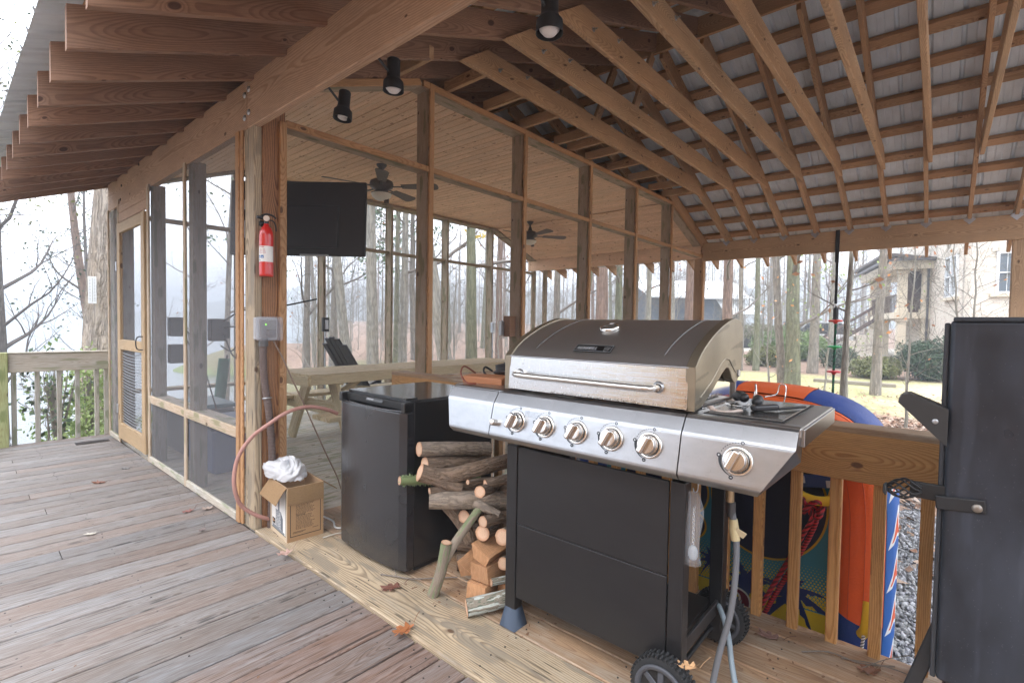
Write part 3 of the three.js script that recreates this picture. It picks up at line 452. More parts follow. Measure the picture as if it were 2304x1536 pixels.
// ---------------------------------------------------------------- decks and floors
const SL = .385, TH = Math.atan(SL), ct = Math.cos(TH), sn = Math.sin(TH);
{
  const R = mulberry(55);
  const D = struct('deck', 'weathered grey brown deck boards running up to the porch wall');
  const pitch = .1455; let k = 0;
  for (let z = -3.77; z < 4.6; z += pitch, k++) {
    const y = -.028 + (R() - .5) * .003, slope = .026; const joint = k % 3 === 1 ? -1.3 - R() * .9 : k % 3 === 2 ? -.75 - R() * .35 - (z > 0 ? .3 : 0) : null;
    const P = x => [x, y, z + x * slope]; const m = z > 1.05 ? W.deckNear : W.deck, pick = () => m[Math.floor(R() * m.length)];
    let end = -.006; if (Math.abs(z + 3.48) < .08) { end = -.33; lum(D, 'plank', P(-.055), P(-.006), .1365, .027, pick()); }
    if (joint) { lum(D, 'plank', P(-3.2), P(joint - .004), .1365, .027, pick()); lum(D, 'plank', P(joint), P(end), .1365, .027, pick()); }
    else lum(D, 'plank', P(-3.2), P(end), .1365, .027, pick());
  }
  const scr = []; const sg = cyl(.0035, .0035, .004, 8);
  for (let z = -3.77; z < 4.5; z += pitch) for (const x of [-.045, -.105, -.62, -1.05, -1.48]) for (const s of [-.035, .035]) if (R() < .85) { const g = sg.clone(); g.translate(x + (R() - .5) * .02, -.0155, z + s + x * .026 + (R() - .5) * .012); scr.push(g); }
  const sm = puts(D, 'deck_screws', mergeGeometries(scr), mat([.05, .045, .045], .5, .4)); sm.userData.kind = 'stuff';
  for (let x = -3; x < 0; x += .42) lum(D, 'joist', [x, -.14, -3.8], [x, -.14, 4.6], .04, .18, W.tail[0]);
  lum(D, 'rim_board', [-3.2, -.14, -3.88], [-.02, -.14, -3.88], .04, .2, W.grey[0]);

  const F = struct('pavilion_floor', 'yellowish new boards under the grill and refrigerator');
  lum(F, 'sill_board', [.143, -.018, .01], [.143, -.018, 3.35], .286, .036, W.sill[0], { key: 'sill' }); lum(F, 'sill_board', [.143, -.018, 3.355], [.143, -.018, 4.5], .286, .036, W.sill[1]);
  for (let i = 0; i < 6; i++) lum(F, 'plank', [.362 + i * .1415, -.0165 + (R() - .5) * .002, .01], [.362 + i * .1415, -.0165, 4.5], .1375, .033, W.strip[i % 4]);
  { const g = []; for (let z = .2; z < 4.4; z += .41) for (let x = .05; x < 1.1; x += .0715) { const q = sg.clone(); q.translate(x, .0005, z + (R() - .5) * .015); g.push(q); } puts(F, 'floor_screws', mergeGeometries(g), mat([.07, .06, .055], .5, .4)).userData.kind = 'stuff'; }
  lum(F, 'rim_board', [1.125, -.13, .0], [1.125, -.13, 4.5], .03, .23, W.strip[1]);
  lum(F, 'joist', [.02, -.15, .0], [.02, -.15, 4.5], .04, .2, W.tail[1]); for (let z = .2; z < 4.5; z += .41) lum(F, 'joist', [.02, -.13, z], [1.1, -.13, z], .04, .18, W.tail[1]);

  const P = struct('porch_floor', 'pale weathered floor boards inside the screened porch');
  k = 0; for (let z = -3.62; z < 0; z += .142, k++) { const j = 2.2 + R() * 3; lum(P, 'plank', [.02, -.02, z], [j, -.02, z], .1375, .03, W.grey[k % 4]); lum(P, 'plank', [j + .004, -.02, z], [7.2, -.02, z], .1375, .03, W.grey[(k + 1) % 4]); }
  lum(P, 'rim_board', [.02, -.16, -3.72], [7.25, -.16, -3.72], .04, .24, W.grey[1]); lum(P, 'rim_board', [7.27, -.16, -3.72], [7.27, -.16, 0], .04, .24, W.grey[1]); lum(P, 'rim_board', [1.14, -.13, -.03], [7.25, -.13, -.03], .04, .2, W.grey[0]);
}
// ---------------------------------------------------------------- roof
{
  const R = mulberry(66);
  const F = struct('pavilion_roof', 'open timber roof of rafters and tie beams under ribbed metal sheets');
  const dp = .165, rz = []; for (let k = -10; k < 10; k++) rz.push(.398 + .4165 * k);
  const shear = g => { const p = g.attributes.position; for (let i = 0; i < p.count; i++) p.setX(i, p.getX(i) + p.getY(i) * Math.tan(TH)); g.computeVertexNormals(); return g; };
  const rafL = (3.58 + .82) / ct; const rg = [0, 1, 2, 3, 4, 5].map(i => shear(boardGeo(rafL, .038, dp, .003, 'raf' + i).clone()));
  const rafter = (side, z, i) => {
    const x0 = side < 0 ? -.82 : 8.02, y0 = 2.66 - .82 * SL, x1 = side < 0 ? 3.58 : 3.62, y1 = 2.66 + 3.58 * SL;
    const X = V(x1 - x0, y1 - y0, 0).normalize(), Y = V(-X.y * Math.sign(X.x), Math.abs(X.x), 0), Z = X.clone().cross(Y);
    const c = V((x0 + x1) / 2, (y0 + y1) / 2, z).addScaledVector(Y, dp / 2); c.x += 0; // plumb cut shifts handled by the shear
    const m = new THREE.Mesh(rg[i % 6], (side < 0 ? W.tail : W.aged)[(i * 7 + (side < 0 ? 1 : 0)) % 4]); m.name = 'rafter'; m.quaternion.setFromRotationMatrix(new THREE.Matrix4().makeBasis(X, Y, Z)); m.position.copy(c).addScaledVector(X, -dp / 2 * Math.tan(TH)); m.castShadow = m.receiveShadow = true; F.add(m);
  };
  rz.forEach((z, i) => { rafter(-1, z, i); rafter(1, z, i + 2); });
  lum(F, 'ridge_board', [3.6, 4.13, -3.85], [3.6, 4.13, 4.4], .036, .2, W.aged[1]);
  // tie beams with plumb-cut sloping ends
  const tie = (z, i) => { const b = new GB(), y0 = 3.12, y1 = 3.304, xl = y => (y - 2.66) / SL + .03, xr = y => 7.2 - xl(y);
    const L = xr(y0) - xl(y0), g = boardGeo(L, .038, y1 - y0, .004, 'tie' + i % 6).clone(), p = g.attributes.position; for (let k = 0; k < p.count; k++) if (p.getY(k) > 0) p.setX(k, p.getX(k) - Math.sign(p.getX(k)) * (y1 - y0) / SL * .55); g.computeVertexNormals();
    const m = new THREE.Mesh(g, W.aged[(i * 3 + 1) % 4]); m.name = 'tie_beam'; m.position.set(3.6, (y0 + y1) / 2, z); m.castShadow = m.receiveShadow = true; F.add(m); };
  const bolt = (x, y, z) => { const g = mergeGeometries([cyl(.016, .016, .003, 16).rotateX(Math.PI / 2), cyl(.009, .009, .016, 6).rotateX(Math.PI / 2).translate(0, 0, .008), cyl(.005, .005, .03, 8).rotateX(Math.PI / 2).translate(0, 0, .016)]); put(F, 'bolt', g, M.zinc, [x, y, z]); };
  rz.forEach((z, i) => { if (z < .3) return; tie(z + .041, i); for (const [x, y] of [[1.62, 3.2], [1.95, 3.27]]) bolt(x, y, z + .0605);
    // struts from the tie up to the rafters
    if (i > 9 && i < 12) lum(F, 'strut', [3.05, 3.18, z + .0], [3.47, 3.95, z + .0], .036, .088, W.aged[(i + 2) % 4], { up: [1, 0, 0] }); });
  // blocking between the front wall plate and the first tie
  [.98, 1.5, 1.95, 2.45, 3.0, 3.24, 3.6, 4.08, 4.62, 5.2, 5.62].forEach((x, i) => { const y = x < 1.2 ? 2.66 + x * SL : 3.122; lum(F, 'blocking', [x, y + .045, -.02], [x, y + .045, .42], .037, .088, W.aged[i % 4]); });
  // purlins lying on the rafters and the ribbed sheets above them
  for (const s of [-1, 1]) for (let k = 0; k < 11; k++) {
    const px = [-.62, -.34, -.03, .37, .785, 1.22, 1.65, 2.09, 2.475, 2.843, 3.22][k] - .06, py = 2.66 + px * SL; const o = dp + .0255; const X = s < 0 ? px - o * sn : 7.2 - px + o * sn;
    lum(F, 'purlin', [X, py + o * ct, -3.87], [X, py + o * ct, 4.42], .118, .05, W.aged[(k + (s > 0 ? 1 : 2)) % 4], { up: [s < 0 ? -sn : sn, ct, 0] });
  }
  const prof = []; for (let k = 0; k < 4; k++) { const z = k * .2285; prof.push([z, 0], [z + .012, .019], [z + .03, .019], [z + .042, 0], [z + .1, 0], [z + .106, .004], [z + .112, 0], [z + .158, 0], [z + .164, .004], [z + .17, 0]); } prof.push([.914, 0], [.926, .019], [.944, .019], [.956, 0]);
  const under = noiseTex(256, 256, 14, 14, .75, 1, 71); under.repeat.set(1, 1);
  const metal = new THREE.MeshStandardMaterial({ color: new THREE.Color()  .setRGB(.80, .90, .98), map: under, roughness: .55, metalness: .12, side: THREE.DoubleSide });
  for (const s of [-1, 1]) for (let k = 0; k < 9; k++) {
    const b = new GB(), o = dp + .0515, z0 = -3.95 + k * .9145, x0 = -.87, x1 = 3.69; const rows = [0, 1].map(e => prof.map(([z, h]) => { const x = e ? x1 : x0, y = 2.66 + x * SL, q = o + h + (k % 2) * .0025; const X = s < 0 ? x - q * sn : 7.2 - x + q * sn; return b.v(X, y + q * ct, z0 + z, z * 1.1, e * 2.5); }));
    for (let i = 0; i < prof.length - 1; i++) b.q(rows[0][i], rows[0][i + 1], rows[1][i + 1], rows[1][i]); puts(F, 'metal_sheet', b.geo(true), metal);
  }
  put(F, 'ridge_cap', new THREE.BoxGeometry(.34, .008, 8.4), M.zinc, [3.6, 4.335, .2]);
  // eave beams and posts that carry the roof
  const B = struct('eave_beams', 'long timber eave beams and posts carrying the pavilion roof');
  lum(B, 'beam', [.0225, 2.547, -.098], [.0225, 2.547, 4.4], .045, .29, W.beam[0], { key: 'bm0' }); lum(B, 'beam', [.0225, 2.545, -3.75], [.0225, 2.545, -.102], .045, .29, W.beam[1], { key: 'bm1' });
  lum(B, 'beam', [7.2225, 2.52, .02], [7.2225, 2.52, 4.4], .045, .3, W.aged[2], { key: 'bm2' }); lum(B, 'beam', [7.2225, 2.55, -3.75], [7.2225, 2.55, -.02], .045, .25, W.plank[1], { key: 'bm3' });
  for (const [z, y] of [[-.07, 2.625], [-.13, 2.605], [-.07, 2.49], [-.13, 2.47]]) put(B, 'carriage_bolt', new THREE.SphereGeometry(.018, 16, 8, 0, 6.3, 0, 1.57).rotateZ(Math.PI / 2).scale(.55, 1, 1), M.zinc, [-.001, y, z]);
  for (const [z, y] of [[-3.15, 2.58], [-3.2, 2.45], [-2.5, 2.66]]) put(B, 'carriage_bolt', new THREE.SphereGeometry(.014, 12, 6, 0, 6.3, 0, 1.57).rotateZ(Math.PI / 2).scale(.6, 1, 1), mat([.06, .05, .05], .5, .6), [-.001, y, z]);
  lum(B, 'post', [.116, -.01, -.07], [.116, 2.69, -.07], .138, .138, W.post[0], { up: [0, 0, 1], key: 'cp' }); lum(B, 'post', [.023, -.01, -.07], [.023, 2.398, -.07], .042, .138, W.sill[1], { up: [0, 0, 1], key: 'cp2' });
  lum(B, 'post', [7.29, -.5, 3.78], [7.29, 2.66, 3.78], .14, .14, W.aged[0], { up: [0, 0, 1] }); lum(B, 'post', [7.32, -.5, -.07], [7.32, 2.66, -.07], .14, .14, W.aged[1], { up: [0, 0, 1] }); lum(B, 'post', [.1, -.02, 4.2], [.1, 2.66, 4.2], .14, .14, W.aged[2], { up: [0, 0, 1] });
  rz.forEach(z => { if (z > .1) put(B, 'rafter_tie', rbox(.004, .085, .085, .002), M.zinc, [7.194, 2.655, z], [Math.PI / 4, 0, 0]); });
}
// ---------------------------------------------------------------- screened porch
{
  const zf = -3.68;
  const C = struct('porch_ceiling', 'knotty pine board ceiling of the screened porch');
  const R = mulberry(88); let i = 0;
  const strip = (x, y, up, w) => { const j = -3.65 + .5 + R() * 2.6; const m = () => W.plank[Math.floor(R() * 6)]; lum(C, 'ceiling_board', [x, y, zf + .04], [x, y, j - .0015], w, .014, m(), { up, ch: .004, vars: 9 }); lum(C, 'ceiling_board', [x, y, j], [x, y, -.145], w, .014, m(), { up, ch: .004, vars: 9 }); };
  for (let x = 1.27; x < 5.95; x += .0995) strip(x, 3.137, [0, 1, 0], .0935);
  for (let k = 0; k < 13; k++) { const x = .08 + k * .0925; strip(x, 2.645 + x * SL, [-sn, ct, 0], .0935); strip(7.2 - x, 2.645 + x * SL, [sn, ct, 0], .0935); }
  // end walls of framed insect screen
  const wall = (name, lab, z, xs, railY, scr, mt, mb, inward) => {
    const T = struct(name, lab); const back = z + inward * .085;
    const top = x => x < 1.23 ? 2.66 + x * SL : x > 5.97 ? 2.66 + (7.2 - x) * SL : 3.12;
    for (const x of xs) { lum(T, 'stud', [x + .005, 0, back], [x + .005, top(x) - .04, back], .038, .135, mb[Math.floor(x) % 4], { up: [0, 0, 1] }); lum(T, 'trim', [x, .0, z + .012], [x, top(x) - .001, z + .012], .046, .022, mt[Math.floor(x * 3) % 4], { up: [0, 0, 1] }); }
    const pl = (a, b, m, w, d, zz, n) => lum(T, n, [a[0], a[1], zz], [b[0], b[1], zz], w, d, m);
    pl([1.23, 3.1], [5.97, 3.1], mb[0], .135, .038, back, 'plate'); pl([.16, 2.70], [1.23, 3.1], mb[1], .135, .038, back, 'plate'); pl([5.97, 3.1], [7.2, 2.645], mb[2], .135, .038, back, 'plate');
    pl([1.24, 3.098], [5.96, 3.098], mt[1], .018, .048, z + .010, 'trim'); pl([.19, 2.705], [1.21, 3.096], mt[2], .018, .048, z + .010, 'trim'); pl([5.98, 3.094], [7.19, 2.645], mt[0], .018, .048, z + .010, 'trim');
    const X = [.16, ...xs, 7.22]; for (let k = 0; k < X.length - 1; k++) for (const y of railY) { pl([X[k] + .022, y], [X[k + 1] - .022, y], mb[k % 4], .1, .036, z + inward * .06, 'rail'); pl([X[k] + .024, y], [X[k + 1] - .024, y], mt[(k + 1) % 4], .016, .042, z + .008, 'trim'); }
    for (let k = 0; k < X.length - 1; k++) { const a = X[k], b = X[k + 1]; const pts = [[a, .03], [b, .03], [b, top(b) - .03]]; if (a < 1.23 && b > 1.23) pts.push([1.23, 3.09]); if (a < 5.97 && b > 5.97) pts.push([5.97, 3.09]); pts.push([a, top(a) - .03]); poly(T, 'insect_screen', pts.map(p => [p[0], p[1], z - .003 * Math.sign(-inward)]), scr); }
    return T;
  };
  const near = wall('porch_front_wall', 'tall framed screen wall between the pavilion and the porch', 0, [1.325, 2.49, 3.67, 4.80, 5.93], [2.46], SC.front, trim, W.grey.map((m, i) => { const n = m.clone(); n.color.setRGB(.85, .69, .56); return n; }), -1);
  lum(near, 'trim', [.162, .0, .012], [.162, 2.46, .012], .042, .03, trim[0], { up: [0, 0, 1] }); lum(near, 'trim', [7.235, -.4, .012], [7.235, 2.36, .012], .045, .03, trim[1], { up: [0, 0, 1] });
  const fb = W.grey.map(m => { const n = m.clone(); n.color.setRGB(.75, .66, .56); return n; });
  const far = wall('porch_far_wall', 'far screen wall of the porch facing the woods', zf, [1.25, 2.36, 3.5, 4.68, 5.83], [2.375, .46], SC.far, fb, fb, 1);
  lum(far, 'corner_post', [.07, 0, zf + .07], [.07, 2.55, zf + .07], .13, .13, W.grey[0], { up: [0, 0, 1] });
  for (const [x, y, m] of [[2.36, 1.22, M.black], [5.83, 1.2, M.zinc]]) { const b = put(far, 'switch_box', rbox(.09, .2, .06, .008), m, [x, y, zf + .19]); const c = put(b, 'cover', rbox(.05, .13, .012, .004), M.zinc, [x, y, zf + .225]); put(far, 'conduit', cyl(.012, .012, 1.1, 10), M.zinc, [x, .57, zf + .18]); }
  { const b = put(near, 'switch_box', rbox(.09, .2, .09, .008), W.post[0], [2.42, 1.24, -.1]); put(b, 'cover', rbox(.07, .14, .02, .006), M.zinc, [2.36, 1.22, -.14]); }
  // right side wall (under the far eave)
  const RW = struct('porch_right_wall', 'right screen wall of the porch under the far eave');
  for (const z of [zf + .07, -3.3, -2.4, -1.2]) { lum(RW, 'stud', [7.22, 0, z], [7.22, 2.42, z], .12, .045, fb[1], { up: [0, 0, 1] }); }
  for (const y of [.5, .05]) lum(RW, 'rail', [7.22, y, zf], [7.22, y, -.1], .1, .036, fb[2]);
  meshPanel(RW, 'insect_screen', [7.27, .03, zf], [0, 0, 3.6], [0, 2.4, 0], SC.far);
  // left wall beside the deck
  const LW = struct('porch_left_wall', 'screened left wall of the porch beside the deck');
  const lt = W.grey.map(m => { const n = m.clone(); n.color.setRGB(1.0, .86, .74); return n; }); lt.push(...lt);
  const scr = (z0, z1, y0, y1) => meshPanel(LW, 'insect_screen', [-.004, y0, z0], [0, 0, z1 - z0], [0, y1 - y0, 0], y1 < .6 ? SC.low : SC.left);
  scr(-3.66, -3.25, .05, 2.38); scr(-2.17, -1.2, .55, 2.4); scr(-1.2, -.19, .55, 2.4); scr(-2.17, -1.2, .04, .55); scr(-1.2, -.19, .04, .55);
  for (const [z, y1, w] of [[-3.68, 2.4, .04], [-3.235, 2.45, .035], [-2.165, 2.42, .05], [-1.195, 2.41, .045]]) lum(LW, 'batten', [-.014, .0, z], [-.014, y1, z], .016, w, lt[Math.abs(z * 3 | 0) % 6], { up: [0, 0, 1] });
  lum(LW, 'batten', [-.012, .0, -.2], [-.012, 2.398, -.2], .02, .05, trim[0], { up: [0, 0, 1] });
  lum(LW, 'batten', [-.008, .0, -.155], [-.008, 2.398, -.155], .014, .034, trim[2], { up: [0, 0, 1] });
  for (const [a, b] of [[-2.14, -1.22], [-1.17, -.23]]) { lum(LW, 'mid_rail', [-.011, .553, a], [-.011, .553, b], .018, .066, lt[1]); lum(LW, 'rail', [.06, .56, a], [.06, .56, b], .12, .036, W.grey[1]); lum(LW, 'sill', [-.012, .025, a], [-.012, .025, b], .02, .052, W.grey[2]); }
  lum(LW, 'sill', [-.012, .025, -3.66], [-.012, .025, -3.25], .02, .05, W.grey[1]);
  const sg = W.grey.map(m => { const n = m.clone(); n.color.setRGB(.55, .5, .47); return n; });
  for (const z of [-3.2, -2.13, -1.13]) lum(LW, 'stud', [.052, 0, z], [.052, 2.41, z], .09, .09, sg[Math.abs(z | 0) % 4], { up: [0, 0, 1] });
  for (let k = 0; k < 2; k++) lum(LW, 'siding_board', [-.008, 2.357 - k * .093, -3.21], [-.008, 2.357 - k * .093, -2.19], .018, .09, W.beam[k % 2]);
  // boxes and wiring on the inner faces of the studs
  const box = (x, y, z) => { const b = put(LW, 'outlet_box', rbox(.11, .17, .09, .01), M.black, [x, y, z]); put(b, 'cover', rbox(.03, .13, .07, .006), M.dark, [x + .06, y, z + .01]); };
  box(.17, 1.19, -2.1); box(.17, .95, -2.1); box(.17, 1.18, -1.1);
  const cabs = [[[.2, 1.25, -1.05], [.28, 1.33, -.9], [.42, 1.36, -.62], [.6, 1.42, -.4]], [[.2, 1.2, -1.05], [.26, 1.2, -.98], [.27, 1.12, -.95], [.24, 1.02, -1.02], [.18, 1.06, -1.06]], [[.22, 1.18, -2.05], [.3, 1.05, -2.0], [.34, .8, -1.9], [.4, .45, -1.8]], [[.22, 1.1, -2.05], [.27, 1.0, -2.02], [.33, .72, -1.92]], [[.2, 1.15, -1.05], [.25, .98, -1.0], [.3, .94, -.95], [.27, 1.12, -.93]]];
  tagMesh(new THREE.Mesh(mergeGeometries(cabs.map(c => tube(c, .006, 24, 6))), M.dark), 'cables', 'black cables dangling from the outlet boxes inside the left screen wall', 'cable');
}
{ // screen door
  const T = thing('screen_door', 'natural wood screen door with pet guard in the left porch wall', 'door', [-.004, .05, -2.72]); const m = W.fresh.map(q => { const n = q.clone(); n.color.setRGB(.72, .62, .56); return n; }); const x = -.02, d = .032;
  lum(T, 'stile', [x, .055, -3.15], [x, 2.2, -3.15], .1, d, m[0], { up: [1, 0, 0] }); lum(T, 'stile', [x, .055, -2.27], [x, 2.2, -2.27], .1, d, m[1], { up: [1, 0, 0] });
  lum(T, 'rail', [x, 2.15, -3.1], [x, 2.15, -2.32], d, .1, m[1]); lum(T, 'rail', [x, 1.0, -3.1], [x, 1.0, -2.32], d, .1, m[2]); lum(T, 'rail', [x, .135, -3.1], [x, .135, -2.32], d, .16, m[0]);
  meshPanel(T, 'insect_screen', [-.012, 1.05, -3.1], [0, 0, .78], [0, 1.05, 0], SC.left); meshPanel(T, 'insect_screen', [-.012, .215, -3.1], [0, 0, .78], [0, .74, 0], SC.low);
  for (let k = 0; k < 25; k++) { const y = .235 + k * .0285; put(T, 'guard_slat', tube([[x, y, -3.1], [x - .004, y - .012 + (hash(k, 1, 2) - .5) * .01, -2.85], [x + .002, y - .018, -2.55], [x, y - .008, -2.32]], .0025, 10, 5), M.zinc, [0, 0, 0]); }
  put(T, 'handle', tube([[x - .016, .98, -2.27], [x - .055, .99, -2.28], [x - .055, 1.09, -2.28], [x - .016, 1.1, -2.27]], .005, 20, 8), M.black, [0, 0, 0]);
  for (const y of [1.78, .35]) put(T, 'hinge', rbox(.012, .09, .035, .003), M.zinc, [x - .02, y, -3.2]);
}
// ---------------------------------------------------------------- railings
{
  const T = thing('deck_railing', 'weathered wooden railing with mossy post at the left end of the deck', 'railing', [-.4, 0, -3.84]);
  lum(T, 'top_board', [-.775, .80, -3.82], [.0, .80, -3.82], .04, .185, W.grey[0]); lum(T, 'cap', [-.775, .9, -3.84], [.0, .9, -3.84], .1, .012, W.grey[1]);
  const gp = W.grey[2].clone(); gp.color.setRGB(.75, .85, .45); lum(T, 'post', [-.845, -.3, -3.82], [-.845, .905, -3.82], .13, .13, gp, { up: [0, 0, 1] });
  for (const x of [-.735, -.565, -.4, -.255, -.095, -.015]) lum(T, 'baluster', [x, -.02, -3.86], [x, .72, -3.86], .038, .038, W.grey[3], { up: [0, 0, 1] });
  lum(T, 'top_board', [-3, .80, -3.82], [-.915, .80, -3.82], .04, .185, W.grey[1]); for (let x = -2.9; x < -.95; x += .16) lum(T, 'baluster', [x, -.02, -3.86], [x, .72, -3.86], .038, .038, W.grey[3], { up: [0, 0, 1] });
  const P = thing('pavilion_railing', 'yellow pine railing behind the grill with square pickets', 'railing', [1.09, 0, 2]);
  lum(P, 'top_board', [1.07, .768, -.1], [1.07, .768, 4.4], .038, .19, W.pine[0], { key: 'tb' }); lum(P, 'cap', [1.112, .868, -.1], [1.112, .868, 4.4], .125, .026, W.strip[2]);
  for (let k = 0; k < 31; k++) { const z = .122 + k * .1405; lum(P, 'picket', [1.108, -.1, z], [1.108, .79, z], .04, .04, W.pine[k % 3], { up: [0, 0, 1] }); }
  const b = thing('front_railing', 'wooden rail closing the bottom of the front screen wall', 'railing', [4, 0, .06]); lum(b, 'rail', [1.4, .77, .06], [7.1, .77, .06], .04, .14, W.strip[0]); for (let x = 1.5; x < 7.1; x += .16) lum(b, 'picket', [x, -.1, .085], [x, .71, .085], .038, .038, W.strip[1], { up: [0, 0, 1] });
}

// ---------------------------------------------------------------- gas grill
const brushed = noiseTex(512, 512, 300, 6, .25, .75, 91), brushedR = noiseTex(512, 512, 200, 5, .72, 1, 92);
const steelMap = dtex(256, 256, (i, j) => { const s = fbm(i / 30, j / 12, 4), d = vn(i / 5, j / 3, 8) > .9 ? .1 : 0; const k = .92 + .14 * (s - .5) - d; return [k, k, k * 1.01]; });
const steel = pmat([.455, .465, .48], .36, 1, { map: steelMap, roughnessMap: brushedR, bumpMap: brushed, bumpScale: .00012 });
const steelDark = pmat([.40, .385, .37], .38, 1, { roughnessMap: brushedR, bumpMap: brushed, bumpScale: .0001 });
const castGrey = pmat([.40, .365, .31], .42, .9, { map: dtex(256, 256, (i, j) => { const s = fbm(i / 40, j / 40, 14), t = vn(i / 90 + j / 26, j / 6 - i / 30, 6) > .84 ? .22 : 0, k = .62 + .75 * (s - .3) - t; return [k, k * .95, k * .84]; }) });
const satin = (() => { const sp = dtex(512, 512, (i, j) => { const d = hash(i, j, 5) > .9985 ? 3.2 : 1, s = .85 + .3 * fbm(i / 60, j / 60, 3); return [s * d * .5, s * d * .5, s * d * .5]; }); return pmat([.036, .035, .038], .38, .25, { map: sp, clearcoat: .25, clearcoatRoughness: .3, roughnessMap: noiseTex(256, 256, 5, 4, .7, 1.15, 95) }); })();
const printTex = (w, h, draw) => canvasTex(w, h, draw);
{
  const T = thing('gas_grill', 'stainless and black gas grill with closed lid and five front knobs', 'grill', [.5, 0, 2.12]);
  const a = .985;
  // cabinet frame and panels
  put(T, 'cabinet_panel', rbox(.012, .312, .636, .003), satin, [.308, .600, 2.12]); put(T, 'cabinet_panel', rbox(.012, .305, .636, .003), satin, [.308, .289, 2.12]);
  const leg = (x, z, w, y0, n = 'leg') => put(T, n, rbox(.05, .76 - y0, w, .004), satin, [x, (.76 + y0) / 2, z]);
  leg(.327, 1.769, .054, .075); leg(.327, 2.468, .05, .06); leg(.715, 1.769, .05, .06); leg(.715, 2.468, .05, .06);
  put(T, 'foot', new THREE.CylinderGeometry(.036, .058, .082, 4, 1).rotateY(Math.PI / 4), mat([.06, .085, .13], .55), [.327, .041, 1.77]);
  put(T, 'foot', new THREE.CylinderGeometry(.036, .058, .07, 4, 1).rotateY(Math.PI / 4), M.rubber, [.715, .035, 1.77]);
  put(T, 'bottom_shelf', rbox(.38, .07, .66, .006), satin, [.52, .17, 2.12]); put(T, 'rear_rail', rbox(.02, .04, .66, .004), satin, [.715, .70, 2.12]);
  put(T, 'side_panel', rbox(.36, .6, .008, .002), satin, [.52, .46, 1.758]); put(T, 'bracket', rbox(.36, .05, .012, .003), M.black, [.52, .195, 2.475]);
  put(T, 'firebox', rbox(.40, .2, .72, .02), M.dark, [.53, .89, 2.12]);
  { const wt = []; wt.push(cyl(.098, .098, .046, 40)); for (let k = 0; k < 44; k++) for (const s of [-1, 1]) { const q = new THREE.BoxGeometry(.012, .02, .0065); q.translate(.1, s * .0125, 0); q.rotateY(k / 44 * 6.283 + s * .03); wt.push(q.toNonIndexed()); }
    const tg = mergeGeometries(wt.map(g => g.index ? g.toNonIndexed() : g)).rotateZ(Math.PI / 2);
    for (const x of [.262, .80]) { const w = put(T, 'wheel', tg, M.rubber, [x, .105, 2.455]); const rim = [lathe([[.076, -.006], [.083, .004], [.083, .012], [.07, .012], [.066, -.004]], 36)]; for (let k = 0; k < 7; k++) { const q = rbox(.052, .01, .019, .003); q.translate(.042, .0, 0); q.rotateY(k / 7 * 6.283); rim.push(q); } rim.push(cyl(.018, .022, .022, 20)); put(w, 'hub_cap', mergeGeometries(rim.map(g => g.index ? g.toNonIndexed() : g)).rotateZ(Math.PI / 2), mat([.07, .075, .09], .4), [x - .024 * (x < .5 ? 1 : 1), .105, 2.455]); put(w, 'recess', cyl(.066, .066, .004, 30).rotateZ(Math.PI / 2), M.dark, [x - .0238, .105, 2.455]); }
    put(T, 'axle', cyl(.008, .008, .56, 12).rotateZ(Math.PI / 2), M.dark, [.53, .105, 2.455]); }
  // control panel in three pieces
  const prof = [[.34, a - .001], [.300, a], [.287, a - .003], [.277, a - .011], [.250, a - .050], [.2465, a - .056], [.2445, a - .062], [.2195, a - .168], [.2185, a - .175], [.221, a - .181], [.236, a - .197], [.262, a - .199]];
  const panel = (z0, z1, tl, tr) => { const b = new GB(), ring = []; const e = (y, s) => Math.max(0, (a - .055) - y) * s; for (let k = 0; k < prof.length; k++) { const [x, y] = prof[k]; const zz0 = z0 + (tl ? e(y, .32) : 0), zz1 = z1 - (tr ? e(y, .62) : 0); ring.push([b.v(x, y, zz0, zz0 * 3, y * 3), b.v(x, y, zz1, zz1 * 3, y * 3)]); }
    for (let k = 0; k < ring.length - 1; k++) b.q(ring[k][0], ring[k + 1][0], ring[k + 1][1], ring[k][1]);
    for (const s of [0, 1]) { const y0 = a - .197; const id = prof.map(([x, y], k) => { const i = ring[k][s]; return b.v(b.p[i * 3], b.p[i * 3 + 1], b.p[i * 3 + 2], x * 3, y * 3); }); const i0 = b.v(.32, a - .1, b.p[ring[5][s] * 3 + 2], 0, 0); for (let k = 0; k < id.length - 1; k++) s ? b.t(i0, id[k], id[k + 1]) : b.t(i0, id[k + 1], id[k]); }
    let g = b.geo(true); return g; };
  put(T, 'control_panel', panel(1.442, 1.7125, true, false), steel); put(T, 'control_panel', panel(1.7165, 2.4945, false, false), steel); put(T, 'control_panel', panel(2.4985, 2.806, false, true), steel);
  T.children.slice(-3).forEach(m => m.position.copy(origin(T).negate()));
  // shelves
  put(T, 'side_shelf', rbox(.50, .03, .30, .012, 3), steel, [.53, a - .016, 1.592]);
  put(T, 'side_shelf', rbox(.02, .12, .28, .004), steel, [.765, a - .09, 1.6]); put(T, 'side_shelf', rbox(.5, .05, .012, .003), steel, [.52, a - .04, 1.448]);
  const sb = put(T, 'side_burner', rbox(.52, .03, .312, .006, 2), steelDark, [.545, a - .016, 2.655]);
  put(sb, 'burner_cover', rbox(.40, .008, .215, .004), pmat([.12, .115, .11], .2, .85), [.545, a + .002, 2.645]);
  for (const [x, z, w, d] of [[.545, 2.535, .43, .006], [.545, 2.757, .43, .006], [.333, 2.645, .006, .22], [.757, 2.645, .006, .22]]) put(sb, 'groove', new THREE.BoxGeometry(w, .004, d), M.dark, [x, a - .0005, z]);
  put(T, 'side_shelf', rbox(.5, .05, .012, .003), steel, [.55, a - .03, 2.811]);
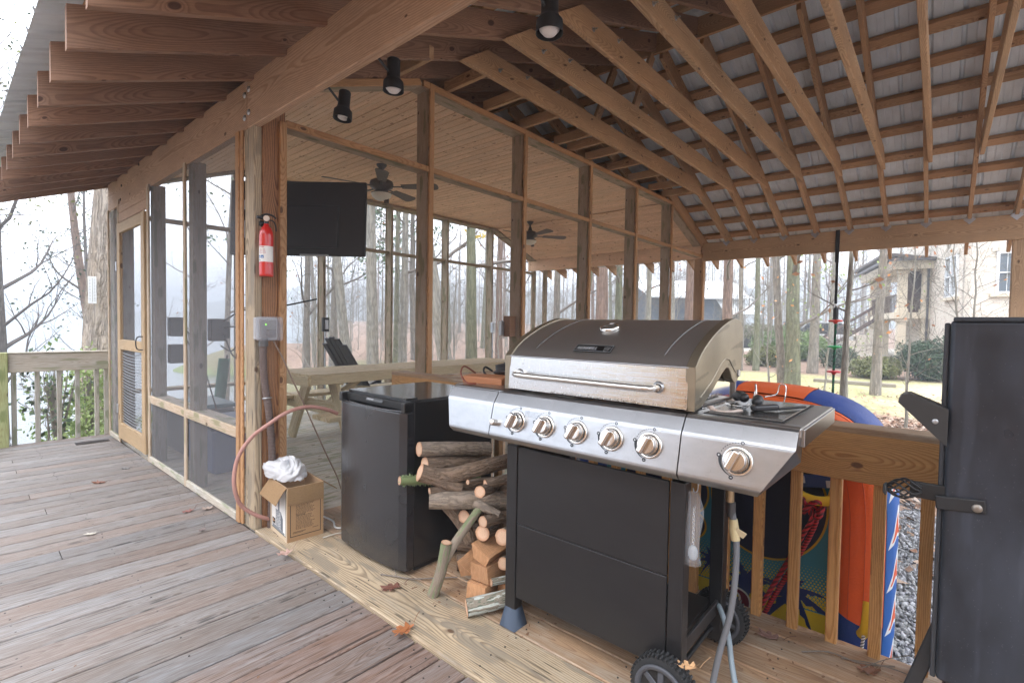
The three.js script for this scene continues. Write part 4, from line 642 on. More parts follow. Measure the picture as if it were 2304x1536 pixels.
  // lid
  const hp = new THREE.CatmullRomCurve3([[.3005, 1.126], [.335, 1.158], [.39, 1.192], [.45, 1.220], [.51, 1.243], [.572, 1.262], [.64, 1.278], [.70, 1.2805], [.745, 1.268], [.766, 1.238], [.768, 1.165]].map(p => V(p[0], p[1], 0))).getPoints(48);
  { const b = new GB(), rows = [0, 1].map(e => hp.map((p, k) => b.v(p.x, p.y, e ? 2.494 : 1.756, e * 2, k / 16))); for (let k = 0; k < hp.length - 1; k++) b.q(rows[0][k], rows[1][k], rows[1][k + 1], rows[0][k + 1]); put(T, 'lid', b.geo(), pmat([.42, .40, .385], .38, .88, { roughnessMap: brushedR, bumpMap: brushed, bumpScale: .0001 })).position.copy(origin(T).negate()); }
  const capPts = [[.297, .994], [.2985, 1.127], ...hp.slice(1).map(p => [p.x, p.y + .003]), [.755, 1.11], [.735, 1.075], [.71, 1.056], [.682, 1.056], [.655, 1.07], [.635, 1.095], [.612, 1.112], [.585, 1.114], [.55, 1.1], [.45, 1.046], [.36, 1.003]];
  for (const z of [1.732, 2.488]) { const g = extrude(capPts, .026, .003); g.translate(0, 0, z); const c = put(T, 'lid_end', g, castGrey); c.position.copy(origin(T).negate()); 
    put(c, 'pivot', cyl(.013, .013, .008, 20).rotateX(Math.PI / 2), M.zinc, [.722, 1.085, z > 2 ? z + .03 : z - .004]); const gr = new GB(); const line = [[.34, 1.03], [.44, 1.075], [.52, 1.125], [.57, 1.145], [.615, 1.14], [.65, 1.115], [.69, 1.09]]; gr.limb(line.map(p => V(p[0], p[1], z + .029)), line.map(() => .0025), 6); put(c, 'crease', gr.geo(), castGrey).position.copy(V(0, 0, 0)).sub(origin(c)); }
  const lf = printTex(1024, 192, (c, w, h) => { c.fillStyle = '#fff'; c.fillRect(0, 0, w, h); const R = mulberry(17); for (let k = 0; k < 900; k++) { const x = w * (1 - Math.pow(R(), 1.6) * .75), y = R() * h; c.fillStyle = `rgba(${215 + R() * 20 | 0},${140 + R() * 50 | 0},${60 + R() * 40 | 0},${.075 * sst(.2, .8, x / w)})`; c.fillRect(x - 40 * R(), y, 20 + 110 * R(), 1 + 5 * R()); }  // golden streaks: painted reflection of warm timber with some heat tint, denser rightward
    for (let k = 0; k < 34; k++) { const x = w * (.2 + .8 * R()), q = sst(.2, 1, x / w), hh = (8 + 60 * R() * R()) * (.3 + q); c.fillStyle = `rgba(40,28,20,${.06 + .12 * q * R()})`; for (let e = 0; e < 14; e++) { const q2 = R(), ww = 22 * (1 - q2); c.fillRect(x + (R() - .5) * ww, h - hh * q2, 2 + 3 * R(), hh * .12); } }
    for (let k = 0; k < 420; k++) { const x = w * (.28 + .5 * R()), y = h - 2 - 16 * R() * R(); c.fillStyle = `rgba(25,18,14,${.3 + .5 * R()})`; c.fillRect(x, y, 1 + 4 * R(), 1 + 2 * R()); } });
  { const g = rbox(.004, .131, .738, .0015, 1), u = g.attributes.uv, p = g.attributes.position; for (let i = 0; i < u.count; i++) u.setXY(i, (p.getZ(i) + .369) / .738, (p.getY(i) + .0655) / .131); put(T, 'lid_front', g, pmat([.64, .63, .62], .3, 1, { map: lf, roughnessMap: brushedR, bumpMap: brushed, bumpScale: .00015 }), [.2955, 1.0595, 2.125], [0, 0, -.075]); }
  put(T, 'lid_edge', rbox(.008, .006, .74, .002), steel, [.299, 1.126, 2.125]);
  put(T, 'back_panel', rbox(.012, .12, .74, .003), steel, [.775, 1.03, 2.125]);
  { const g = extrude([[.40, .985], [.775, .985], [.775, 1.12], [.6, 1.12], [.45, 1.04]], .006); g.translate(0, 0, 2.478); put(T, 'end_panel', g, pmat([.68, .67, .66], .1, 1)).position.copy(origin(T).negate()); }
  const hd = put(T, 'handle', tube([[.298, 1.06, 1.812], [.262, 1.06, 1.814], [.243, 1.0585, 1.832], [.24, 1.057, 1.87], [.24, 1.056, 2.1], [.24, 1.055, 2.34], [.243, 1.055, 2.378], [.262, 1.055, 2.396], [.298, 1.055, 2.398]], .0115, 90, 18), pmat([.62, .6, .57], .26, 1)); hd.position.copy(origin(T).negate());
  for (const z of [1.812, 2.398]) put(hd, 'collar', lathe([[.0125, 0], [.02, 0], [.02, .006], [.015, .012], [.0125, .012]], 24).rotateZ(Math.PI / 2), steel, [.299, 1.057, z]);
  // thermometer and badge lying on the sloped hood
  const onHood = t => { const k = hp.findIndex(p => p.x >= t), p = hp[k], d = hp[k + 1].clone().sub(hp[k - 1]).normalize(); return [p, Math.atan2(d.y, d.x)]; };
  { const [p, an] = onHood(.5); const th = put(T, 'thermometer', lathe([[0, .004], [.03, .004], [.033, .012], [.036, .012], [.039, .006], [.039, 0], [.034, -.004]], 40), M.chrome, [p.x, p.y, 2.093], [0, 0, an]); put(th, 'dial', cyl(.03, .03, .002, 32), pmat([.16, .15, .14], .12, .3), [p.x - Math.sin(an) * .006, p.y + Math.cos(an) * .006, 2.093]).rotation.set(0, 0, 0); th.children[0].position.set(0, .0065, 0); }
  { const [p, an] = onHood(.338); const bt = printTex(512, 120, (c, w, h) => { c.fillStyle = '#060607'; c.fillRect(0, 0, w, h); c.strokeStyle = '#b9bcc0'; c.lineWidth = 5; c.strokeRect(7, 7, w - 14, h - 14); c.fillStyle = '#c9ccd0'; c.font = 'italic bold 68px sans-serif'; c.textBaseline = 'middle'; c.save(); c.translate(26, 62); c.scale(.86, 1); c.fillText('NEXGRILL', 0, 0); c.restore(); c.lineWidth = 5; c.beginPath(); c.moveTo(395, 40); c.lineTo(475, 40); c.lineTo(470, 58); c.lineTo(405, 58); c.lineTo(412, 95); c.lineTo(462, 95); c.lineTo(466, 58); c.stroke(); c.beginPath(); c.moveTo(430, 28); c.lineTo(440, 38); c.moveTo(420, 72); c.lineTo(458, 72); c.stroke(); });
    const g = rbox(.042, .003, .158, .001, 1), u = g.attributes.uv, q = g.attributes.position; for (let i = 0; i < u.count; i++) u.setXY(i, (q.getZ(i) + .079) / .158, (q.getX(i) + .021) / .042); put(T, 'badge', g, pmat([.9, .9, .9], .3, .2, { map: bt }), [p.x - .003, p.y + .003, 2.12], [0, 0, an]); }
  for (const z of [1.868, 2.405]) { const b = new GB(); const q = hp.slice(5, 34); b.limb(q.map((p, k) => V(p.x, p.y, z + (k / 29 - .4) * .02)), q.map(() => .0022), 6); put(T, 'lid_crease', b.geo(), pmat([.2, .19, .185], .35, .8)).position.copy(origin(T).negate()); }
  // knobs with their printed scales
  const knob = new THREE.Group(); 
  const mark = printTex(256, 256, (c, w, h) => { c.clearRect(0, 0, w, h); c.strokeStyle = c.fillStyle = '#2c3138'; c.lineWidth = 4; c.beginPath(); c.arc(150, 20, 9, 0, 7); c.stroke(); c.setLineDash([9, 8]); c.beginPath(); c.arc(128, 128, 106, Math.PI * 1.12, Math.PI * 1.5); c.stroke(); c.setLineDash([]); c.lineWidth = 17; for (let k = 0; k < 12; k++) { c.lineWidth = 4 + 16 * k / 11; c.beginPath(); c.arc(128, 128, 104, Math.PI * (.62 + .036 * k), Math.PI * (.66 + .036 * k)); c.stroke(); } c.beginPath(); c.arc(100, 236, 13, 0, 7); c.fill(); c.beginPath(); c.arc(16, 112, 13, 0, 7); c.fill(); c.fillStyle = '#dfe3e6'; c.fillRect(95, 234, 11, 4); c.fillRect(10, 110, 12, 4); c.fillRect(14, 106, 4, 12); });
  const markM = new THREE.MeshStandardMaterial({ map: mark, transparent: true, roughness: .5 });
  const kx = .2335; let i = 0; const tilt = -.235;
  for (const z of [1.851, 1.988, 2.129, 2.266, 2.401, 2.665]) { const y = .878;
    const K = put(T, 'knob', lathe([[0, .034], [.026, .034], [.029, .031], [.0295, .01], [.031, .008]], 40).rotateZ(Math.PI / 2), pmat([.62, .58, .54], .18, 1), [kx - .001, y, z], [0, 0, tilt]);
    put(K, 'bezel', lathe([[.031, .001], [.033, .006], [.039, .0065], [.0415, .003], [.0415, 0]], 44).rotateZ(Math.PI / 2), M.chrome, [kx - .0005, y, z]);
    const gr = put(K, 'grip', rbox(.022, .06, .02, .006, 3), pmat([.68, .66, .64], .16, 1), [kx - .042, y, z - .003]); gr.rotation.x = .35 + hash(i++, 1, 1) * .12;
    put(K, 'scale', new THREE.PlaneGeometry(.118, .118).rotateY(-Math.PI / 2), markM, [kx - .0011, y + .002, z - .001]); }
  put(T, 'igniter', lathe([[0, .03], [.01, .03], [.013, .027], [.0135, .0], [.016, 0]], 24).rotateZ(Math.PI / 2), pmat([.7, .67, .63], .2, 1), [kx - .001, .858, 1.742], [0, 0, tilt]);
  { const tx = printTex(256, 96, (c, w, h) => { c.clearRect(0, 0, w, h); c.strokeStyle = 'rgba(70,90,120,.6)'; c.lineWidth = 3; for (let k = 0; k < 6; k++) { c.setLineDash([10 + k * 3, 4, 18, 5]); c.beginPath(); c.moveTo(4, 10 + k * 14); c.lineTo(230 - (k * 37) % 90, 10 + k * 14); c.stroke(); } }); put(T, 'printed_notice', new THREE.PlaneGeometry(.085, .03).rotateY(-Math.PI / 2), new THREE.MeshStandardMaterial({ map: tx, transparent: true, roughness: .5 }), [.2395, .912, 1.925], [0, 0, tilt]); }
}
{ // gas hose, hanging bag and the tools on the side burner
  const T = thing('gas_hose', 'grey gas hose with yellow collar hanging below the side burner', 'hose', [.5, .4, 2.58]); const g = mat([.17, .18, .2], .55);
  put(T, 'hose', tube([[.5, .74, 2.565], [.5, .66, 2.572], [.498, .55, 2.592], [.5, .42, 2.592], [.5, .29, 2.58], [.49, .14, 2.55], [.47, .02, 2.535]], .0105, 50, 12), g).position.copy(origin(T).negate());
  put(T, 'collar', cyl(.016, .014, .028, 16), mat([.75, .55, .03], .5), [.5, .742, 2.566]); put(T, 'fitting', cyl(.012, .013, .06, 16), mat([.45, .33, .2], .5, .6), [.5, .70, 2.568]); put(T, 'ferrule', cyl(.0125, .0125, .05, 16), mat([.07, .07, .075], .5), [.499, .645, 2.574]);
  { const b = new GB(), R = mulberry(6); b.limb([V(.499, .615, 2.58), V(.499, .58, 2.584), V(.499, .545, 2.59)], [.0135, .016, .0145], 10); put(T, 'tape', b.geo(), mat([.62, .52, .3], .8)).position.copy(origin(T).negate()); put(T, 'tape_flap', rbox(.002, .025, .035, .001), mat([.65, .55, .36], .8), [.492, .575, 2.605], [.5, .3, .2]); }
  const L = tagMesh(new THREE.Mesh(tube([[.72, .20, 2.46], [.66, .2, 2.5], [.6, .16, 2.545], [.55, .09, 2.575], [.46, .02, 2.63], [.3, .012, 2.72]], .0095, 40, 10), mat([.25, .31, .36], .5)), 'water_hose', 'pale blue grey hose trailing over the boards behind the grill wheel', 'hose');
  const B = thing('plastic_bag', 'clear plastic bag with chain hung on a hook beside the grill cabinet', 'bag', [.335, .62, 2.507]);
  const cl = new THREE.MeshStandardMaterial({ color: 0xc4cad2, roughness: .2, transparent: true, opacity: .16, side: THREE.DoubleSide }); const R = mulberry(8);
  for (const s of [-1, 1]) { const q = new THREE.PlaneGeometry(.05, .235, 8, 24), p = q.attributes.position; for (let i = 0; i < p.count; i++) { const x = p.getX(i), y = p.getY(i); p.setZ(i, s * (.004 + .014 * Math.cos(x / .05 * 3) * sst(.12, -.1, y)) + .004 * (fbm(x * 60, y * 40, s + 4) - .5)); p.setX(i, x * (1 - .35 * sst(.05, .12, y)) + .006 * Math.sin(y * 30)); } q.computeVertexNormals(); put(B, 'film', q, cl, [.33, .615, 2.51], [0, -1.1, 0]); }
  const ch = []; for (let k = 0; k < 20; k++) { const q = new THREE.TorusGeometry(.0045, .0012, 5, 10); q.rotateY(k % 2 ? 0 : 1.57); q.translate(.002 * Math.sin(k), .66 - k * .0075, 0); ch.push(q); } put(B, 'chain', mergeGeometries(ch), M.chrome, [.332, .02, 2.51]); put(B, 'hook', tube([[.34, .765, 2.515], [.335, .755, 2.52], [.333, .735, 2.518], [.336, .728, 2.508], [.338, .74, 2.503]], .0018, 20, 6), M.zinc).position.copy(origin(B).negate());
  put(B, 'bundle', new THREE.IcosahedronGeometry(.016, 2).scale(.8, 1.6, 1), new THREE.MeshPhysicalMaterial({ color: 0xe6ebf0, roughness: .3, transmission: .7, thickness: 0 }), [.331, .535, 2.511]);
  const y = .995;
  const tool = (name, lab, pts, loops, r = .016) => { const t = thing(name, lab, 'grill tool', [pts[0][0], y, pts[0][2]]); put(t, 'grip', tube(pts, r, 20, 12), mat([.025, .025, .028], .55)).position.copy(origin(t).negate()); for (const e of [pts[0], pts[pts.length - 1]]) put(t, 'grip_end', new THREE.SphereGeometry(r, 14, 10), M.black, e); loops.forEach(l => put(t, 'wire', tube(l, .0022, 30, 6), M.chrome).position.copy(origin(t).negate())); return t; };
  tool('thermometer_clip', 'black ribbed grip with wire stand lying nearest the grill lid', [[.62, 1.011, 2.545], [.585, 1.02, 2.565], [.545, 1.018, 2.59]], [[[.54, .994, 2.53], [.5, .994, 2.565], [.52, .994, 2.6], [.57, .994, 2.6]], [[.6, 1.0, 2.6], [.62, 1.035, 2.605], [.615, 1.06, 2.607], [.608, 1.035, 2.612], [.59, 1.0, 2.61]]]);
  tool('thermometer_clip', 'black ribbed grip with bent wire loop in the middle of the burner cover', [[.55, 1.013, 2.615], [.515, 1.016, 2.625], [.48, 1.012, 2.63]].map(p => [p[0] + .03, p[1], p[2] + .01]), [[[.6, 1.02, 2.64], [.66, 1.03, 2.665], [.665, 1.06, 2.672], [.665, 1.06, 2.688], [.655, 1.025, 2.692], [.64, 1.0, 2.69]]], .0165);
  { const t = thing('lighter', 'flat black handled lighter on the front of the burner cover', 'lighter', [.49, y, 2.67]); put(t, 'body', rbox(.085, .02, .034, .009, 3), pmat([.03, .03, .034], .22), [.475, 1.003, 2.672], [0, -.75, .05]); put(t, 'nozzle', rbox(.13, .007, .014, .003), M.dark, [.56, .9985, 2.73], [0, -.42, 0]); }
  { const t = new THREE.Mesh(tube([[.41, 1.012, 2.525], [.38, .995, 2.545], [.37, .991, 2.575], [.40, .992, 2.60], [.43, 1.0, 2.612]], .011, 24, 8).scale(1, 1, 1), mat([.55, .45, .4], .5)); const p = t.geometry.attributes.position; for (let i = 0; i < p.count; i++) p.setY(i, (p.getY(i) - .99) * .3 + .99); tagMesh(t, 'paper_tag', 'curled pinkish paper tag in front of the lid corner', 'tag'); }
  tagMesh(new THREE.Mesh(mergeGeometries([0, 1].map(k => tube([[.36 + k * .012, .993, 2.515 + k * .006], [.55, .994, 2.522 + k * .008], [.76, .996, 2.52 + k * .012]], .0022, 10, 6))), M.chrome), 'skewers', 'two thin metal skewers lying along the lid side', 'skewers');
  // leather sheath and black bag on the left shelf
  { const t = thing('leather_sheath', 'tan leather sheath with thin strap on the left grill shelf', 'sheath', [.38, .99, 1.5]); const le = mat([.42, .17, .075], .6); const g = extrude([[-.05, -.1], [.035, -.115], [.05, -.02], [.03, .1], [-.035, .1]], .02, .006).rotateX(-Math.PI / 2); put(t, 'body', g, le, [.42, .991, 1.51], [0, .25, .06]); put(t, 'strap', tube([[.45, 1.02, 1.405], [.38, 1.055, 1.40], [.335, 1.03, 1.425], [.31, 1.0, 1.475], [.305, .99, 1.51], [.33, .989, 1.53]], .0042, 40, 6), mat([.2, .055, .03], .5)).position.copy(origin(t).negate()); }
  { const b = new GB(), R2 = mulberry(3), n = 22, m = 18, rows = []; for (let j = 0; j <= m; j++) { const row = []; for (let k = 0; k < n; k++) { const a = k / n * 6.283, f = j / m * Math.PI, q = Math.sin(f), w = 1 + .5 * (fbm(Math.cos(a) * 2 + 3, f * 3 + Math.sin(a) * 2, 6) - .5); row.push(b.v(.58 + Math.cos(a) * q * .12 * w, .992 + Math.max(0, .04 + Math.cos(f) * .045 * w), 1.585 + Math.sin(a) * q * .15 * w)); } rows.push(row); } for (let j = 0; j < m; j++) for (let k = 0; k < n; k++) b.q(rows[j][k], rows[j + 1][k], rows[j + 1][(k + 1) % n], rows[j][(k + 1) % n]);
    const t = thing('black_bundle', 'crumpled black cloth bundle with drawstring against the grill lid', 'bundle', [.58, .992, 1.585]); put(t, 'cloth', b.geo(), pmat([.014, .014, .016], .55, 0, { sheen: .4 })).position.copy(origin(t).negate()); put(t, 'drawstring', tube([[.5, 1.03, 1.47], [.47, 1.05, 1.45], [.45, 1.03, 1.46], [.46, 1.0, 1.5], [.44, .99, 1.62], [.43, .991, 1.66], [.46, .99, 1.68]], .005, 40, 6), M.dark).position.copy(origin(t).negate()); }
}
{ // small black refrigerator
  const T = thing('mini_fridge', 'small black refrigerator with curved door beside the cardboard box', 'refrigerator', [.55, 0, .83]);
  const blk = pmat([.014, .014, .015], .28, 0, { clearcoat: .3, clearcoatRoughness: .15 }), peb = noiseTex(256, 256, 110, 110, 0, 1, 33), doorM = pmat([.018, .018, .021], .32, 0, { clearcoat: .6, clearcoatRoughness: .22, bumpMap: peb, bumpScale: .0004, roughnessMap: noiseTex(256, 256, 3, 3, .55, 1.15, 34) });
  put(T, 'body', rbox(.57, .835, .592, .008), blk, [.592, .447, .828]);
  const plan = []; for (let k = 0; k <= 16; k++) { const f = k / 16 * 2 - 1; plan.push([.252 - .022 * (1 - f * f) + (Math.abs(f) > .93 ? .012 * (Math.abs(f) - .93) / .07 : 0), f * .298]); } plan.push([.3, .298], [.3, -.298]);
  const dg = new THREE.ExtrudeGeometry(new THREE.Shape(plan.map(p => new THREE.Vector2(p[0], -p[1]))), { depth: .775, bevelEnabled: true, bevelSize: .004, bevelThickness: .006, bevelSegments: 2 }).rotateX(-Math.PI / 2); put(T, 'door', dg, doorM, [0, .032, .828]);
  const cap = new THREE.ExtrudeGeometry(new THREE.Shape(plan.map(p => new THREE.Vector2(p[0], -p[1]))), { depth: .03, bevelEnabled: true, bevelSize: .003, bevelThickness: .004, bevelSegments: 2 }).rotateX(-Math.PI / 2); 
  for (const s of [-1, 1]) put(T, 'door_trim', rbox(.055, .05, .03, .006), blk, [.272, .838, .828 + s * .285]);
  put(T, 'handle_recess', rbox(.02, .04, .54, .004), M.dark, [.287, .838, .828]); put(T, 'handle_lip', tube([[.262, .816, .55], [.238, .816, .68], [.231, .816, .828], [.238, .816, .98], [.262, .816, 1.1]], .006, 40, 8), doorM).position.copy(origin(T).negate());
  const lb = canvasTex(512, 64, (c, w, h) => { c.fillStyle = '#141416'; c.fillRect(0, 0, w, h); c.fillStyle = '#c9ccd2'; c.fillRect(10, 6, 5, 52); c.font = 'bold 34px sans-serif'; c.textBaseline = 'middle'; c.fillText('FRIGIDAIRE', 34, 34); }); { const g = new THREE.PlaneGeometry(.15, .02).rotateY(-Math.PI / 2).rotateZ(-.5); put(T, 'name_strip', g, pmat([.9, .9, .9], .3, 0, { map: lb }), [.2745, .846, .83]); }
  put(T, 'top', rbox(.575, .012, .598, .004), pmat([.02, .02, .022], .16, 0, { bumpMap: noiseTex(256, 256, 22, 22, 0, 1, 35), bumpScale: .0006 }), [.592, .866, .828]);
  put(T, 'hinge', rbox(.07, .012, .03, .003), blk, [.3, .876, 1.1]); put(T, 'base', rbox(.54, .03, .56, .004), M.dark, [.6, .017, .828]);
}
{ // tall black smoker cabinet at the right edge
  const dust = dtex(512, 512, (i, j) => { const d = hash(i, j, 15), k = .22 + .75 * fbm(i / 55, j / 90, 16) + .25 * sst(.55, .7, fbm(i / 30 + 9, j / 160, 26)); const band = .9975 - .006 * sst(.55, .8, fbm(i / 60 + 3, j / 300, 18)); return d > band ? [2.2, 2.3, 2.4].map(v => Math.min(1, v * .45)) : [k * .6, k * .65, k * .76]; });
  const skin = pmat([.10, .108, .124], .45, .2, { map: dust, roughnessMap: noiseTex(256, 256, 6, 9, .5, 1.3, 97) }), sheet = pmat([.02, .021, .024], .5);
  const T = thing('smoker', 'tall dark steel smoker with coil handle at the right edge', 'smoker', [.8, 0, 3.45]);
  put(T, 'body', rbox(.5, .95, .66, .02), sheet, [.8, .795, 3.46]); put(T, 'door', rbox(.03, .975, .70, .012, 3), skin, [.535, .795, 3.456]); put(T, 'door_edge', rbox(.05, .97, .012, .004), M.zinc.clone(), [.56, .79, 3.1]); T.children[2].material = pmat([.05, .055, .065], .5, .3);
  put(T, 'top_lip', rbox(.04, .012, .69, .004), pmat([.03, .035, .045], .55), [.532, 1.284, 3.456]);
  const plate = [[3.004, 1.055], [3.012, 1.076], [3.028, 1.08], [3.108, 1.046], [3.108, .948]];
  const hk = put(T, 'handle', (() => { const gs = []; for (const x of [.50, .565]) { const g = extrude(plate.map(([z, y]) => [-z, y]), .005, .001).rotateY(Math.PI / 2); g.translate(x, 0, 0); gs.push(g.index ? g.toNonIndexed() : g); } const w = rbox(.066, .005, .09, .002); w.rotateX(.4).translate(.535, 1.062, 3.065); gs.push(w.index ? w.toNonIndexed() : w); return mergeGeometries(gs); })(), pmat([.045, .045, .046], .5, .3)); hk.position.copy(origin(T).negate());
  put(hk, 'grip', cyl(.016, .016, .07, 20).rotateZ(Math.PI / 2), pmat([.12, .12, .125], .4, .5), [.535, 1.062, 3.02]); put(hk, 'rivet', new THREE.SphereGeometry(.007, 12, 8).scale(.4, 1, 1), M.zinc, [.499, 1.012, 3.083]);
  const lt = put(T, 'latch_strap', rbox(.008, .036, .1, .006, 2), pmat([.03, .031, .034], .5, .3), [.516, .798, 3.14], [-.1, 0, 0]); put(lt, 'screw', lathe([[0, .006], [.006, .006], [.011, .002], [.011, 0]], 16).rotateZ(Math.PI / 2), mat([.3, .27, .24], .4, .8), [.511, .794, 3.172]);
  put(T, 'latch_bar', rbox(.012, .045, .08, .004), M.dark, [.53, .815, 3.075]);
  const cw = []; for (let k = 0; k < 8; k++) { const p = []; for (let s = 0; s <= 12; s++) { const f = s / 12, r = .008 + .019 * Math.sin(f * Math.PI), an = k / 8 * 6.283 + f * 2.6; p.push([.515 + Math.cos(an) * r, .81 + Math.sin(an) * r + f * .01, 2.985 + f * .075]); } cw.push(tube(p, .0028, 24, 6)); } put(T, 'coil_handle', mergeGeometries(cw), M.black).position.copy(origin(T).negate()); put(T, 'coil_cap', lathe([[0, .008], [.012, .008], [.018, .003], [.018, 0]], 20).rotateX(-Math.PI / 2), mat([.06, .065, .07], .5), [.512, .806, 2.985]);
  for (const [x, z] of [[.58, 3.15], [1.0, 3.15], [.58, 3.74], [1.0, 3.74]]) lum(T, 'leg', [x, 0, z], [x, .34, z], .04, .04, sheet, { up: [0, 0, 1] }); lum(T, 'brace', [.60, .42, 3.11], [.56, .04, 3.0], .012, .035, sheet, { up: [0, 0, 1] }); put(T, 'lower_shelf', rbox(.5, .02, .64, .004), sheet, [.8, .1, 3.45]);
}

// ---------------------------------------------------------------- firewood
{
  const endTex = dtex(256, 256, (i, j) => { const x = i / 128 - 1, y = j / 128 - 1, r = Math.hypot(x, y) + .05 * (fbm(x * 3 + 5, y * 3 + 5, 3) - .5), a = Math.atan2(y, x); const ring = .5 + .5 * Math.sin(r * 75), k = .85 + .15 * ring + .2 * (fbm(x * 12 + 20, y * 12 + 20, 5) - .5) - .25 * (Math.abs(Math.sin(a * 3 + fbm(r * 6, 1, 2) * 2)) < .03 ? 1 : 0); return mix3([.66, .46, .33], [.52, .30, .19], sst(.55, .95, r)).map(v => v * k); });
  const bc = barkTex.c.clone(), bb = barkTex.b.clone(); for (const t of [bc, bb]) { t.repeat.set(1, 3); t.needsUpdate = true; }
  const endM = [1, .85, 1.12].map(k => mat([k, k * .97, k * .93], .75, 0, { map: endTex }));
  const BR = { brown: bark([.26, .185, .135], { map: bc, bumpMap: bb, bumpScale: .008 }), grey: bark([.33, .27, .22], { map: bc, bumpMap: bb, bumpScale: .004 }), lichen: new THREE.MeshStandardMaterial({ roughness: .9, bumpMap: barkTex.b, bumpScale: .003, map: dtex(256, 512, (i, j) => { const n = fbm(i / 22, j / 26, 5), m = fbm(i / 9 + 7, j / 9, 8); return n > .53 ? mix3([.42, .45, .42], [.52, .56, .52], m) : m > .56 ? [.10, .12, .09] : mix3([.20, .17, .13], [.3, .27, .22], m); }) }), moss: mat([.17, .22, .10], .95), green: new THREE.MeshStandardMaterial({ roughness: .9, bumpMap: barkTex.b, bumpScale: .003, map: dtex(256, 512, (i, j) => { const n = fbm(i / 30, j / 60, 15), m = fbm(i / 9 + 7, j / 9, 8); return n > .55 ? mix3([.16, .20, .10], [.24, .26, .16], m) : mix3([.20, .165, .125], [.30, .25, .2], m); }) }) };
  let s = 0;
  const log = (lab, pts, rad, m, o = {}) => {
    const P = new THREE.CatmullRomCurve3(pts.map(p => V(...p))).getPoints(14), base = P[0]; s++; const se = s * 7.3;
    const T = thing('firewood_log', lab, 'firewood', base.toArray(), { group: 'firewood logs stacked between refrigerator and grill' }); const b = new GB(), rr = (k, a) => { const f = k / 14, r = Array.isArray(rad) ? mix(rad[0], rad[1], f) : rad; return r * (1 + .1 * (fbm(Math.cos(a) * 1.6 + se, Math.sin(a) * 1.6 + f * 2, s) - .5) * 2 + .03 * Math.sin(a * 7 + f * 9)); };
    const ends = b.limb(P, rr, 16, 2); put(T, 'bark', b.geo(), m).position.copy(origin(T).negate());
    ends.forEach((row, e) => { const c = new GB(), Q = P[e ? 14 : 0], d = P[e ? 14 : 1].clone().sub(P[e ? 13 : 0]).normalize().multiplyScalar(e ? .0015 : -.0015); const i0 = c.v(Q.x + d.x, Q.y + d.y, Q.z + d.z, .5, .5); const ring = row.map((q, k) => c.v(b.p[q * 3] * .99 + Q.x * .01 + d.x, b.p[q * 3 + 1] * .99 + Q.y * .01 + d.y, b.p[q * 3 + 2] * .99 + Q.z * .01 + d.z, .5 + .5 * Math.cos(k / 16 * 6.283), .5 + .5 * Math.sin(k / 16 * 6.283))); for (let k = 0; k < 16; k++) e ? c.t(i0, ring[k], ring[k + 1]) : c.t(i0, ring[k + 1], ring[k]); put(T, 'cut_end', c.geo(), endM[s % 3]).position.copy(origin(T).negate()); });
    if (o.branch) for (const br of o.branch) { const c = new GB(), q = new THREE.CatmullRomCurve3(br[0].map(p => V(...p))).getPoints(10); c.limb(q, (k, a) => mix(br[1], br[2], k / 10) * (1 + .05 * Math.sin(a * 3 + k)), 12, 1, true); put(T, 'branch', c.geo(), m).position.copy(origin(T).negate()); }
    if (o.fuzz) { const c = new GB(), R = mulberry(2); for (let k = 0; k < 900; k++) { const f = .06 + .94 * R(), i = Math.floor(f * 13), p = P[i].clone().lerp(P[i + 1], f * 13 - i), a = R() * 6.28; p.y += Math.cos(a) * o.fuzz; p.x += Math.sin(a) * o.fuzz; leafQuad(c, p, .008 + .008 * R(), R); } put(T, 'moss', c.geo(), mat([.20, .26, .13], .9, 0, { side: THREE.DoubleSide })).position.copy(origin(T).negate()); }
    return T;
  };
  log('smooth straight log lying on top of the firewood stack', [[.27, .651, 1.212], [.45, .63, 1.26], [.64, .603, 1.32]], [.037, .036], BR.grey);
  log('second log from the top tucked under the topmost straight log', [[.29, .576, 1.23], [.46, .555, 1.26], [.66, .53, 1.3]], [.036, .036], BR.brown);
  log('thick crooked log with a forked crotch near the top of the stack', [[.235, .556, 1.262], [.29, .533, 1.29], [.35, .527, 1.325], [.46, .55, 1.40], [.58, .578, 1.475], [.66, .59, 1.52]], [.042, .034], BR.brown, { branch: [[[[.28, .54, 1.285], [.34, .495, 1.325], [.40, .47, 1.37]], .04, .026]] });
  log('thin green mossy branch poking out in front of the refrigerator', [[.2, .502, 1.155], [.3, .488, 1.185], [.45, .475, 1.235], [.6, .465, 1.29]], [.021, .024], BR.moss, { fuzz: .021 });
  log('thin log slanting under the crooked log', [[.27, .465, 1.292], [.40, .468, 1.34], [.55, .475, 1.42]], [.017, .021], BR.brown);
  log('round log with pale cut end right of the crooked log', [[.32, .515, 1.572], [.42, .495, 1.53], [.56, .475, 1.46]], [.026, .026], BR.brown);
  log('short stub with an orange end above the big horizontal log', [[.35, .528, 1.465], [.45, .515, 1.47], [.6, .49, 1.48]], [.012, .015], BR.brown);
  log('dark branch lying behind the short stub', [[.40, .52, 1.53], [.5, .53, 1.57], [.62, .54, 1.66]], [.022, .024], BR.brown);
  log('big smooth horizontal log across the middle of the stack', [[.27, .421, 1.288], [.36, .418, 1.365], [.48, .412, 1.46], [.6, .405, 1.57]], [.04, .046], BR.grey, { branch: [[[[.42, .415, 1.42], [.44, .392, 1.50], [.45, .38, 1.58]], .03, .013]] });
  log('split log with ragged orange torn side below the horizontal log', [[.40, .375, 1.265], [.43, .29, 1.34], [.44, .2, 1.40]], [.038, .03], BR.brown);
